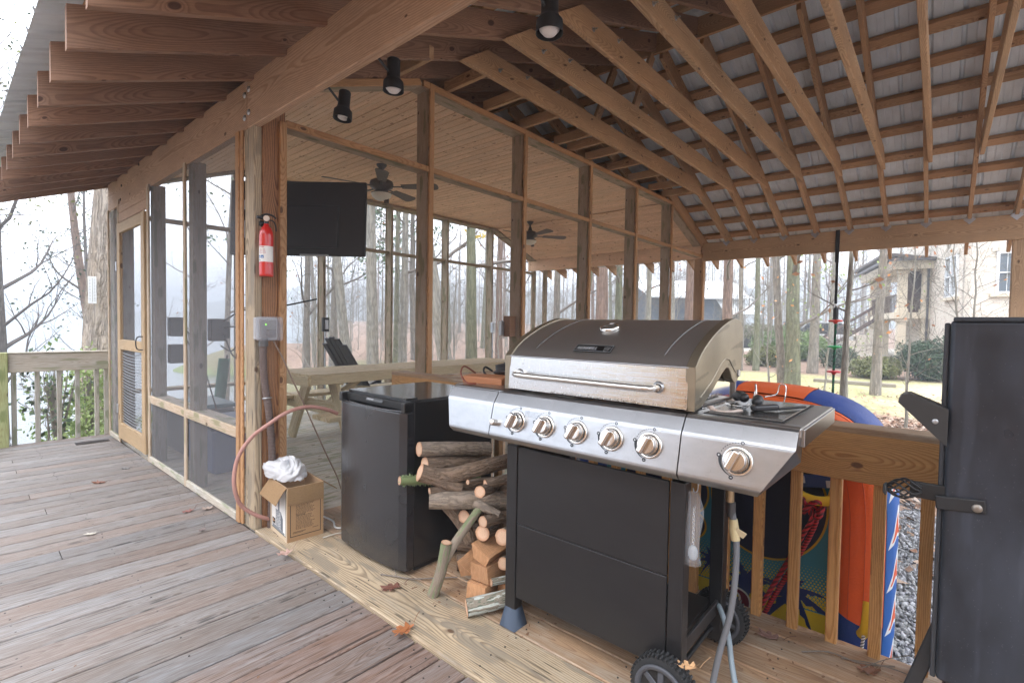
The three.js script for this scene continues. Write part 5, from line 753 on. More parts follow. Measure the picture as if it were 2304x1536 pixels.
  log('round cut log end beneath the middle of the horizontal log', [[.40, .335, 1.39], [.5, .305, 1.36], [.62, .28, 1.33]], [.03, .03], BR.brown);
  log('leaning lichen mottled log with a side branch standing on the boards', [[.245, .001, 1.352], [.253, .12, 1.395], [.262, .262, 1.42]], [.027, .024], BR.green, { branch: [[[[.255, .15, 1.40], [.31, .25, 1.43], [.39, .345, 1.455], [.43, .39, 1.47]], .021, .019]] });
  log('log with orange cut end under the right half of the horizontal log', [[.355, .368, 1.56], [.46, .355, 1.555], [.6, .34, 1.55]], [.026, .026], BR.brown);
  log('pointed weathered log end below the orange cut log', [[.39, .297, 1.525], [.5, .28, 1.49], [.62, .26, 1.46]], [.036, .038], BR.brown);
  log('pale cut log end half hidden by the upper part of the grill leg', [[.38, .32, 1.655], [.48, .30, 1.63], [.6, .28, 1.6]], [.036, .038], BR.grey);
  log('pale cut log end half hidden by the lower part of the grill leg', [[.40, .19, 1.645], [.5, .17, 1.62], [.6, .15, 1.59]], [.028, .03], BR.grey);
  log('white lichened log lying on the boards against the grill leg', [[.235, .038, 1.585], [.31, .046, 1.635], [.44, .06, 1.71]], [.037, .037], BR.lichen);
  log('small lichened stick above the white lichened log', [[.36, .108, 1.61], [.44, .105, 1.64], [.55, .1, 1.67]], [.017, .018], BR.lichen);
  log('round log end low behind the split wedge', [[.47, .05, 1.27], [.56, .05, 1.35], [.66, .05, 1.42]], [.042, .042], BR.brown); log('round log end above the low log beside the refrigerator', [[.5, .135, 1.25], [.58, .135, 1.35], [.68, .135, 1.42]], [.044, .044], BR.brown); log('greyish log end halfway up beside the refrigerator', [[.5, .235, 1.27], [.58, .235, 1.37], [.68, .235, 1.44]], [.045, .045], BR.grey);
  log('dark log deep inside the lower stack', [[.55, .045, 1.3], [.56, .06, 1.5], [.57, .06, 1.7]], [.045, .045], BR.brown); log('dark log deep inside the middle of the stack', [[.57, .15, 1.3], [.58, .16, 1.5], [.6, .16, 1.7]], [.05, .05], BR.brown); log('dark log resting against the railing inside the stack', [[.68, .06, 1.25], [.7, .06, 1.5], [.7, .07, 1.7]], [.06, .055], BR.brown); log('dark upper log behind the crooked log', [[.56, .40, 1.25], [.58, .42, 1.5], [.6, .44, 1.75]], [.06, .06], BR.brown); log('dark log propped low behind the leaning log', [[.60, .27, 1.22], [.6, .29, 1.5], [.62, .3, 1.75]], [.055, .06], BR.brown);
  // split billets with orange heartwood faces
  const sp = woodTex(61, { e: [.50, .285, .15], l: [.36, .17, .08], ring: .004, knots: 0, contrast: .6, nx: 512, ny: 128, blotch: .3 }); const spM = [1, .85, 1.1].map(k => new THREE.MeshStandardMaterial({ map: sp.map, bumpMap: sp.bump, bumpScale: .003, roughness: .8, color: new THREE.Color().setRGB(k, k * .97, k * .95) }));
  const billet = (lab, pos, rot, prof, L, k) => { const b = new GB(), R = mulberry(80 + k), n = 5; const rows = []; for (let q = 0; q <= n; q++) rows.push(prof.map(([z, y]) => [(q / n - .5) * L, y + (R() - .5) * .006, z + (R() - .5) * .006])); for (let q = 0; q < n; q++) for (let i = 0; i < prof.length; i++) { const j = (i + 1) % prof.length; const id = [rows[q][i], rows[q][j], rows[q + 1][j], rows[q + 1][i]].map((p, e) => b.v(...p, p[0] * .6 + k * .3, i * .22 + (e === 1 || e === 2 ? .2 : 0))); b.q(...id); }
    for (const e of [0, n]) { const id = rows[e].map(p => b.v(...p, .2 + p[1] * 1.2, .3 + p[2] * 3)); for (let i = 1; i < id.length - 1; i++) e ? b.t(id[0], id[i + 1], id[i]) : b.t(id[0], id[i], id[i + 1]); }
    const m = new THREE.Mesh(b.geo(true), spM[k % 3]); m.position.set(...pos); m.rotation.set(...rot); tagMesh(m, 'split_billet', lab, 'firewood', { group: 'split billets in the firewood stack' }); };
  billet('upper split billet with a triangular orange end beside the grill leg', [.48, .215, 1.535], [0, .15, .03], [[-.055, .045], [.05, .0], [.02, -.045], [-.045, -.02]], .26, 0);
  billet('middle split billet with smooth orange end under the triangular one', [.465, .135, 1.545], [0, .1, -.02], [[-.055, .035], [.04, .035], [.05, -.035], [-.05, -.04]], .25, 1);
  billet('lowest split billet with reddish faces on the boards', [.42, .048, 1.53], [0, .2, 0], [[-.045, .045], [.05, .04], [.055, -.046], [-.05, -.046]], .2, 2);
  billet('split wedge standing behind the leaning log', [.50, .10, 1.40], [.1, .1, .25], [[-.045, .04], [.05, .01], [-.03, -.04]], .22, 3); billet('small split wedge behind the lowest billet', [.50, .05, 1.64], [0, .1, 0], [[-.04, .045], [.045, .03], [.04, -.045], [-.04, -.045]], .18, 4);
  tagMesh(new THREE.Mesh(mergeGeometries([tube([[.19, .006, 1.02], [.225, .01, 1.1], [.26, .012, 1.18], [.33, .01, 1.24], [.42, .012, 1.33]], .0035, 24, 6), tube([[.225, .01, 1.1], [.25, .02, 1.06], [.27, .03, 1.05]], .0022, 8, 5)]), BK.twig), 'stick', 'thin twig lying in front of the refrigerator corner', 'stick');
}
// ---------------------------------------------------------------- things on and by the corner post
{ // cardboard box with a bag in it
  const T = thing('cardboard_box', 'worn cardboard box with open flaps at the foot of the corner post', 'box', [.162, 0, .2]); T.rotation.y = -.1;
  const face = (w, h, draw) => canvasTex(w, h, draw); const kraft = (c, w, h, col) => { c.fillStyle = col; c.fillRect(0, 0, w, h); const R = mulberry(w); for (let k = 0; k < 2600; k++) { c.fillStyle = `rgba(${R() > .5 ? '255,240,220' : '70,45,25'},${.04 * R()})`; c.fillRect(R() * w, R() * h, 2 + 30 * R(), 1 + 2 * R()); } };
  const A = face(512, 576, (c, w, h) => { kraft(c, w, h, '#c7b7a0'); c.fillStyle = '#e3e4e4'; c.fillRect(46, 20, w - 92, h - 70); c.strokeStyle = '#3a3d42'; c.lineWidth = 7; c.strokeRect(42, 10, w - 84, h - 62); c.fillStyle = '#7c828c'; c.beginPath(); c.moveTo(215, 120); c.lineTo(310, 120); c.lineTo(292, 190); c.lineTo(288, 300); c.lineTo(238, 300); c.lineTo(234, 190); c.fill(); c.fillStyle = '#8b9097'; c.fillRect(170, 300, 160, 190); c.fillStyle = '#666c75'; c.beginPath(); c.moveTo(330, 300); c.lineTo(392, 360); c.lineTo(392, 505); c.lineTo(330, 490); c.fill(); c.fillStyle = '#2b2626'; c.fillRect(66, 415, 92, 62); c.fillStyle = '#c9a27c'; c.fillRect(78, 428, 26, 34); c.fillRect(112, 440, 36, 8); const R = mulberry(4); c.fillStyle = 'rgba(240,242,244,.8)'; for (let k = 0; k < 220; k++) c.fillRect(180 + R() * 140, 310 + R() * 175, 2 + R() * 7, 2 + R() * 5); c.fillStyle = '#7d848d'; c.beginPath(); c.moveTo(66, 480); c.lineTo(440, 500); c.lineTo(440, 520); c.lineTo(66, 520); c.fill(); });
  const B = face(420, 576, (c, w, h) => { kraft(c, w, h, '#ab8a66'); c.strokeStyle = '#2f2925'; c.lineWidth = 7; c.strokeRect(34, 14, w - 68, h - 66); c.fillStyle = '#4b3a2c'; const R = mulberry(5); for (let k = 0; k < 25; k++) { if (k === 12) continue; const y = 150 + k * 12.5; c.save(); let x = 95; while (x < 320 - R() * 60) { const q = 5 + R() * 22; c.fillRect(x, y, q, 5); x += q + 5; } c.restore(); } c.font = 'bold 26px sans-serif'; c.fillText('Warning!', 95, 312); c.fillRect(60, 478, 150, 6); c.fillRect(60, 490, 120, 5); c.fillRect(290, 470, 70, 5); });
  const inn = mat([.44, .29, .17], .9), flapM = mat([.37, .265, .165], .95, 0, { map: canvasTex(256, 256, (c, w, h) => { kraft(c, w, h, '#e0d3c0'); const R = mulberry(9); for (let k = 0; k < 700; k++) { c.fillStyle = `rgba(60,45,30,${.1 * R()})`; c.fillRect(R() * w, R() * h, 12 * R(), 8 * R()); } }) });
  const L = .275, D = .205, h = .312; const add = (n, g, m, p, r = [0, 0, 0]) => { const k = new THREE.Mesh(g, m); k.name = n; k.position.set(...p); k.rotation.set(...r); k.castShadow = k.receiveShadow = true; T.add(k); return k; };
  const side = (w, hh, m, p, ry) => { const g = new THREE.BoxGeometry(w, hh, .004); return add('side', g, [inn, inn, inn, inn, m, inn], p, [0, ry, 0]); };
  const sm = t => mat([.92, .9, .88], .85, 0, { map: t });
  side(L, h, sm(A), [-D / 2, h / 2, 0], -Math.PI / 2); side(D, h, sm(B), [0, h / 2, L / 2], 0); side(L, h, inn, [D / 2, h / 2, 0], Math.PI / 2); side(D, h, inn, [0, h / 2, -L / 2], Math.PI);
  add('bottom', new THREE.BoxGeometry(D, .004, L), inn, [0, .003, 0]);
  const flap = (w, d, p, rx, ry) => { const g = new THREE.BoxGeometry(w, .004, d, 6, 1, 4); g.translate(0, 0, d / 2); const q = g.attributes.position; for (let i = 0; i < q.count; i++) q.setY(i, q.getY(i) - .012 * Math.pow(q.getZ(i) / d, 2) * (1 + q.getX(i) * 2)); g.computeVertexNormals(); const k = add('flap', g, flapM, p); k.rotation.set(rx, ry, 0, 'YXZ'); return k; };
  flap(L - .01, .105, [-D / 2 - .003, h, 0], .85, -Math.PI / 2); flap(D, .1, [0, h, L / 2 + .003], 1.42, 0); flap(L - .02, .11, [D / 2, h, 0], .55, Math.PI / 2); flap(D - .01, .1, [0, h, -L / 2], .1, Math.PI);
  // the plastic bag: one crumpled sheet bulging out of the box
  const b = new GB(), n = 44, m = 30, rows = []; for (let j = 0; j <= m; j++) { const row = []; for (let i = 0; i <= n; i++) { const a = i / n * 6.283, f = j / m; const q = Math.sin(Math.min(f * 1.75, 1.57)) * (1 - .12 * f); const wr = fbm(Math.cos(a) * 2.2 + f * 2.5 + 7, Math.sin(a) * 2.2 + f * 3, 12) - .5, fine = Math.abs(fbm(Math.cos(a) * 6 + 3, Math.sin(a) * 6 + f * 9, 13) - .5); let x = Math.cos(a) * q * (.1 + .045 * wr), z = Math.sin(a) * q * (.125 + .06 * wr), y = .10 * Math.cos(Math.min(f * 1.6, 2.4)) * (1 + wr * .9) + .035 * (fine - .12); if (z < -.01 && x < .03) { const k = sst(-.01, -.1, z); x -= .05 * k; z -= .035 * k; y += .012 * k; } row.push(b.v(x, y, z)); } rows.push(row); } for (let j = 0; j < m; j++) for (let i = 0; i < n; i++) b.q(rows[j][i], rows[j + 1][i], rows[j + 1][i + 1], rows[j][i + 1]);
  const P = new THREE.Mesh(b.geo(), new THREE.MeshPhysicalMaterial({ color: new THREE.Color().setRGB(.78, .8, .84), roughness: .35, transmission: .35, thickness: 0, side: THREE.DoubleSide })); P.position.set(.135, .325, .155); tagMesh(P, 'plastic_bag', 'crumpled white plastic bag stuffed in the cardboard box', 'bag');
}
{
  const T = thing('fire_extinguisher', 'small red fire extinguisher hung on the corner post', 'fire extinguisher', [.05, 1.52, .052]);
  const lab = canvasTex(512, 256, (c, w, h) => { c.fillStyle = '#c9151b'; c.fillRect(0, 0, w, h); c.fillStyle = '#eceae6'; c.fillRect(0, 0, w, h); c.fillStyle = '#b3202a'; c.font = 'bold 26px sans-serif'; c.textAlign = 'center'; c.fillText('INSTRUCTIONS', w / 2, 28); for (let k = 0; k < 7; k++) { c.fillStyle = k % 2 ? '#c9484c' : '#8a8f98'; for (let q = 0; q < 4; q++) c.fillRect(140 + q * 62, 44 + k * 13, 34 + (k * q * 7) % 18, 5); } c.fillStyle = '#2f6aa8'; for (let q = 0; q < 3; q++) { c.fillRect(168 + q * 62, 150, 50, 50); c.fillStyle = '#e8edf2'; c.beginPath(); c.moveTo(176 + q * 62, 192); c.lineTo(193 + q * 62, 158 + q * 5); c.lineTo(210 + q * 62, 192); c.fill(); c.fillStyle = '#2f6aa8'; } c.fillStyle = '#201d1d'; c.font = 'bold 34px sans-serif'; c.fillText('KIDDE', w / 2 - 20, 240); });
  const red = pmat([.62, .022, .018], .28, 0, { clearcoat: .6, clearcoatRoughness: .1 });
  put(T, 'cylinder', lathe([[0, 0], [.034, 0], [.038, .004], [.0385, .015], [.0385, .24], [.036, .262], [.028, .283], [.016, .297], [.014, .31], [0, .31]], 40), red, [.048, 1.515, .052]);
  put(T, 'label', new THREE.CylinderGeometry(.0389, .0389, .092, 40, 1, true, Math.PI * -1.25, Math.PI * 1.5), mat([.95, .95, .95], .4, 0, { map: lab }), [.048, 1.645, .052]);
  put(T, 'valve', cyl(.013, .013, .04, 20), M.black, [.048, 1.838, .052]); put(T, 'gauge', cyl(.0165, .0165, .012, 24).rotateX(Math.PI / 2).rotateY(-.6), mat([.72, .6, .52], .35), [.040, 1.853, .073]);
  put(T, 'lever', tube([[.022, 1.87, .052], [.05, 1.882, .052], [.085, 1.878, .052], [.105, 1.865, .05]], .0055, 20, 8), M.black).position.copy(origin(T).negate()); put(T, 'nozzle', cyl(.008, .011, .034, 14).rotateZ(1.57), M.black, [.012, 1.857, .052]); put(T, 'hose', tube([[.06, 1.85, .052], [.09, 1.845, .05], [.105, 1.82, .045], [.108, 1.79, .045]], .004, 20, 8), M.dark).position.copy(origin(T).negate()); put(T, 'bracket', rbox(.05, .03, .02, .004), M.dark, [.05, 1.83, .012]);
}
{
  const T = thing('outlet_cover', 'clear weatherproof outlet cover on the corner post below the extinguisher', 'outlet', [.05, 1.2, .04]);
  put(T, 'base', rbox(.13, .135, .04, .01), mat([.36, .36, .37], .5), [.055, 1.207, .024]); put(T, 'plug', rbox(.05, .04, .04, .008), mat([.16, .15, .15], .5), [.07, 1.185, .06]); put(T, 'socket_face', rbox(.10, .105, .012, .006), mat([.20, .195, .2], .45), [.055, 1.205, .05]);
  put(T, 'cover', rbox(.14, .145, .075, .016, 3), new THREE.MeshPhysicalMaterial({ color: new THREE.Color().setRGB(.55, .55, .6), roughness: .12, transparent: true, opacity: .26, clearcoat: 1 }), [.056, 1.207, .075]); put(T, 'indicator_light', new THREE.SphereGeometry(.005, 10, 8), mat([.2, .8, .05], .4, 0, { emissive: new THREE.Color(.25, .9, .05), emissiveIntensity: .6 }), [.042, 1.232, .06]);
  const rib = []; const cp = new THREE.CatmullRomCurve3([[.04, 1.14, .03], [.038, 1.02, .03], [.05, .86, .03], [.068, .72, .035], [.086, .5, .035], [.088, .25, .035], [.084, .0, .03]].map(p => V(...p))); const b = new GB(), pts = cp.getPoints(260); b.limb(pts, pts.map((p, k) => k % 4 < 2 ? .0215 : .0195), 14); const c = thing('conduit', 'ribbed brown flexible conduit running down the corner post', 'conduit', [.06, .6, .03]); put(c, 'pipe', b.geo(), mat([.13, .095, .085], .7)).position.copy(origin(c).negate()); put(c, 'connector', cyl(.026, .026, .045, 18), mat([.12, .12, .125], .5), [.04, 1.125, .03]); put(c, 'clamp', new THREE.TorusGeometry(.023, .005, 8, 24).rotateX(1.4), M.zinc, [.06, .79, .032]);
  tagMesh(new THREE.Mesh(tube([[.075, 1.135, .085], [.12, 1.04, .098], [.19, .88, .1], [.26, .73, .1], [.32, .59, .1], [.4, .41, .1], [.48, .24, .1], [.52, .12, .12], [.6, .05, .2]], .0048, 70, 8), mat([.22, .155, .12], .5)), 'power_cord', 'thin brown power cord slanting down from the outlet cover', 'cord');
  tagMesh(new THREE.Mesh(tube([[.46, .66, .14], [.39, .695, .13], [.293, .722, .12], [.2, .72, .12], [.126, .7, .12], [.04, .645, .1], [-.028, .578, .05], [-.082, .5, .03], [-.108, .43, .02], [-.125, .328, .03], [-.112, .24, .03], [-.08, .17, .02], [-.02, .11, .03], [.04, .07, .04], [.1, .04, .02], [.2, .015, .0], [.35, .012, .06]], .0115, 120, 12), mat([.42, .22, .185], .5)), 'garden_hose', 'pinkish garden hose looping around the corner post to the refrigerator', 'hose');
  tagMesh(new THREE.Mesh(tube([[.21, .008, .42], [.3, .012, .44], [.38, .01, .50], [.45, .01, .56]], .004, 20, 6), mat([.5, .47, .42], .6)), 'frayed_cord', 'pale frayed cord end lying between the box and the refrigerator', 'cord'); tagMesh(new THREE.Mesh(tube([[.3, .06, .2], [.36, .02, .26], [.33, .012, .36], [.42, .012, .42]], .006, 24, 6), mat([.55, .55, .55], .5)), 'extension_cord', 'white cord loop on the boards behind the cardboard box', 'cord');
}
{ // spotlights under the eave beam
  const pos = [[.2, 2.405, .64, -.1, 'spiral'], [.2, 2.425, 1.08, .0, 'round'], [.2, 2.36, 2.0, .0, 'round'], [.24, 2.5, 2.3, .2, 'round']]; const lab = ['black spotlight with spiral bulb left of the porch ceiling', 'black spotlight with round bulb second from the corner post', 'black spotlight with pale bulb at the top edge of the picture', 'black spotlight cut off by the top edge right of the others'];
  pos.forEach(([x, y, z, t, kind], i) => { const T = thing('spotlight', lab[i], 'spotlight', [x, y, z], { group: 'black spotlights under the eave beam' }); T.rotation.z = t; const add = (n, g, m, p, r = [0, 0, 0]) => { const k = new THREE.Mesh(g, m); k.name = n; k.position.set(...p); k.rotation.set(...r); k.castShadow = k.receiveShadow = true; T.add(k); };
    add('can', lathe([[0, .075], [.028, .075], [.031, .07], [.031, -.005], [.036, -.02], [.047, -.032], [.049, -.075], [.046, -.075], [.044, -.036], [.026, -.02]], 32), mat([.014, .014, .016], .45), [0, 0, 0]); if (kind === 'spiral') { const p = []; for (let k = 0; k <= 60; k++) { const f = k / 60; p.push([Math.cos(f * 19) * .019, -.04 - f * .03, Math.sin(f * 19) * .019]); } add('bulb', tube(p, .006, 120, 8), M.white, [0, 0, 0]); } else add('bulb', lathe([[0, -.082], [.022, -.078], [.036, -.062], [.036, -.045], [.02, -.02], [0, -.02]], 28), mat([.7, .68, .68], .35), [0, 0, 0]);
    add('arm', rbox(.1, .012, .008, .003), M.black, [-.06, .03, 0], [0, 0, -.6]); add('mount', rbox(.012, .05, .05, .004), M.black, [-.105, .062, 0]); });
}
// ---------------------------------------------------------------- inside the porch
{
  const F = (pos, lab) => { const T = thing('ceiling_fan', lab, 'ceiling fan', pos, { group: 'ceiling fans in the porch' }); const dk = mat([.075, .065, .06], .45), bl = mat([.11, .09, .08], .6); const add = (n, g, m, p = [0, 0, 0], r = [0, 0, 0]) => { const k = new THREE.Mesh(g, m); k.name = n; k.position.set(...p); k.rotation.set(...r); k.castShadow = k.receiveShadow = true; T.add(k); return k; };
    add('canopy', lathe([[0, 0], [.06, 0], [.06, -.012], [.03, -.05], [.016, -.06], [.016, -.09], [.03, -.13], [.05, -.18], [0, -.18]], 28), dk); add('motor', lathe([[0, -.175], [.09, -.18], [.13, -.2], [.14, -.235], [.13, -.27], [.09, -.285], [.06, -.33], [0, -.33]], 36), dk); add('light_bowl', lathe([[.115, -.335], [.118, -.345], [.105, -.38], [.07, -.41], [0, -.425]], 36), mat([.7, .66, .58], .35)); add('light_ring', lathe([[0, -.32], [.1, -.325], [.12, -.335], [.12, -.345], [.1, -.345]], 36), dk); add('switch_housing', cyl(.03, .03, .05, 16), dk, [.05, -.42, .03]);
    for (let k = 0; k < 5; k++) { const a = .35 + k * 1.2566; const s = new THREE.Shape(); s.moveTo(.24, -.045); s.lineTo(.62, -.075); s.quadraticCurveTo(.68, -.07, .68, 0); s.quadraticCurveTo(.68, .07, .62, .075); s.lineTo(.24, .045); const g = new THREE.ExtrudeGeometry(s, { depth: .008, bevelEnabled: false }).rotateX(Math.PI / 2 - .22); add('blade', g, bl, [0, -.255, 0], [0, a, 0]); add('blade_arm', rbox(.17, .012, .03, .005), dk, [Math.cos(a) * .19, -.262, -Math.sin(a) * .19], [0, a, 0]); }
    add('pull_chain', cyl(.0015, .0015, .3, 5), M.dark, [.05, -.55, .02]); return T; };
  const a = F([2.25, 3.128, -2.0], 'dark ceiling fan with a white bowl light right of the television'); const b = a.clone(); b.name = numbered('ceiling_fan'); b.position.set(5.82, 3.128, -2.6); b.rotation.y = .25; b.userData = { label: 'farther dark ceiling fan seen between the second and third front studs', category: 'ceiling fan', group: 'ceiling fans in the porch' }; scene.add(b);
  { const T = thing('television', 'black flat television hung in the porch corner behind the post', 'television', [.446, 1.975, -.361]); T.rotation.y = THREE.MathUtils.degToRad(-49.2); T.rotation.order = 'YXZ'; const add = (n, g, m, p, r = [0, 0, 0]) => { const k = new THREE.Mesh(g, m); k.name = n; k.position.set(...p); k.rotation.set(...r); k.castShadow = k.receiveShadow = true; T.add(k); return k; }; T.rotation.x = -.06;
    add('back_cover', rbox(.95, .525, .03, .01), mat([.010, .009, .009], .5), [0, 0, 0]); add('electronics_cover', rbox(.62, .3, .03, .012), mat([.010, .009, .009], .5), [-.02, -.06, .025]); add('screen', new THREE.BoxGeometry(.93, .5, .004), pmat([.01, .01, .012], .1), [0, .004, -.016]); add('mount_plate', rbox(.03, .26, .02, .004), M.zinc, [-.36, -.02, .05]); add('mount_arm', rbox(.05, .05, .2, .006), M.dark, [-.3, -.02, .14]); add('bottom_strip', rbox(.2, .012, .02, .003), M.zinc, [.12, -.258, .012]); add('cable', tube([[-.1, -.26, .01], [-.14, -.285, .02], [-.2, -.28, .03], [-.28, -.32, .05]], .005, 16, 6), M.dark, [0, 0, 0]); }
  { // picnic table
    const T = thing('picnic_table', 'pale new wooden picnic table inside the porch', 'picnic table', [2.4, 0, -1.72]); const f = W.fresh, L0 = 1.0, L1 = 4.1, zc = -1.65; for (let k = 0; k < 5; k++) lum(T, 'top_board', [L0, .745, zc - .3 + k * .148], [L1, .745, zc - .3 + k * .148], .14, .038, f[k % 3]); lum(T, 'apron', [L0 - .002, .70, zc - .37], [L0 - .002, .70, zc + .37], .035, .09, f[1]); lum(T, 'apron', [L0, .71, zc + .372], [L1, .71, zc + .372], .03, .085, f[2]);
    for (const s of [-1, 1]) for (let k = 0; k < 2; k++) lum(T, 'bench_board', [L0 - .1, .43, zc + s * (.68 + k * .148)], [L1 + .1, .43, zc + s * (.68 + k * .148)], .14, .038, f[(k + 1) % 3]);
    for (const x of [1.3, 3.8]) { for (const s of [-1, 1]) lum(T, 'leg', [x, .0, zc + s * .62], [x, .72, zc + s * .22], .038, .14, f[s > 0 ? 0 : 2], { up: [0, 0, 1] }); lum(T, 'crossbar', [x + .04, .39, zc - .82], [x + .04, .39, zc + .82], .038, .14, f[1]); lum(T, 'crossbar', [x + .04, .69, zc - .34], [x + .04, .69, zc + .34], .038, .09, f[1]); lum(T, 'brace', [x + .04, .40, zc], [x + (x < 2 ? .5 : -.5), .68, zc], .09, .038, f[0]); } }
  { // adirondack chair
    const T = thing('adirondack_chair', 'dark adirondack chair behind the picnic table', 'chair', [2.35, 0, -2.62]); const m = mat([.035, .036, .042], .6); const P = (n, a, b, w, d, o) => lum(T, n, a, b, w, d, m, o);
    for (let k = 0; k < 5; k++) { const z = -2.9 + k * .115, hh = [.98, 1.05, 1.07, 1.05, .98][k]; P('back_slat', [2.42, .36, z], [2.42 - .42 * hh / 1.05 + .0, hh, z], .1, .022, { up: [1, 0, 0] }); } for (let k = 0; k < 5; k++) P('seat_slat', [2.45 + k * .1, .33 + k * .018, -2.95], [2.45 + k * .1, .33 + k * .018, -2.38], .09, .02); for (const z of [-2.98, -2.35]) { P('arm', [2.22, .58, z], [2.98, .58, z], .13, .022); P('leg', [2.9, 0, z], [2.9, .57, z], .03, .1, { up: [0, 0, 1] }); P('side_rail', [2.1, .08, z], [2.92, .4, z], .03, .12); } P('back_rail', [2.3, .56, -2.98], [2.3, .56, -2.35], .03, .08); }
  { const T = thing('storage_tote', 'blue plastic storage tote inside the left screen wall', 'tote', [.42, 0, -1.62]); const m = mat([.03, .07, .22], .5); put(T, 'tub', rbox(.42, .36, .6, .03), m, [.42, .18, -1.62]); put(T, 'lid', rbox(.46, .04, .64, .015), mat([.03, .06, .14], .5), [.42, .38, -1.62]); const T2 = thing('storage_tote', 'dark storage tote stacked behind the blue one', 'tote', [.45, 0, -2.4]); put(T2, 'tub', rbox(.42, .42, .62, .03), mat([.03, .035, .05], .5), [.45, .21, -2.4]); put(T2, 'lid', rbox(.46, .04, .66, .015), mat([.02, .09, .12], .5), [.45, .44, -2.4]); const T3 = thing('folded_chair', 'green folded camp chair against the far screen wall', 'chair', [1.0, 0, -3.3]); put(T3, 'bundle', tube([[.92, .05, -3.35], [.98, .5, -3.38], [1.02, .8, -3.4]], .06, 20, 12), mat([.02, .14, .10], .7)).position.copy(origin(T3).negate()); put(T3, 'legs', tube([[.9, .0, -3.3], [1.06, .84, -3.42]], .012, 4, 8), M.dark).position.copy(origin(T3).negate()); }
}
{ const T = thing('thermometer', 'white outdoor thermometer fixed to the thick tree trunk', 'thermometer', [.52, 1.72, -7.95]); const t = canvasTex(64, 256, (c, w, h) => { c.fillStyle = '#dfe1e4'; c.fillRect(0, 0, w, h); c.fillStyle = '#333'; for (let k = 0; k < 16; k++) { c.fillRect(8, 16 + k * 14, 12, 3); c.fillRect(44, 16 + k * 14, 12, 3); } c.fillStyle = '#9aa'; c.fillRect(29, 12, 6, 220); }); const g = rbox(.11, .46, .02, .005, 1), u = g.attributes.uv, p = g.attributes.position; for (let i = 0; i < u.count; i++) u.setXY(i, (p.getX(i) + .055) / .11, (p.getY(i) + .23) / .46); put(T, 'board', g, mat([.9, .9, .9], .5, 0, { map: t }), [.53, 1.74, -7.93], [0, -.1, 0]); put(T, 'glass_tube', cyl(.005, .005, .4, 8), M.chrome, [.53, 1.74, -7.915]); }

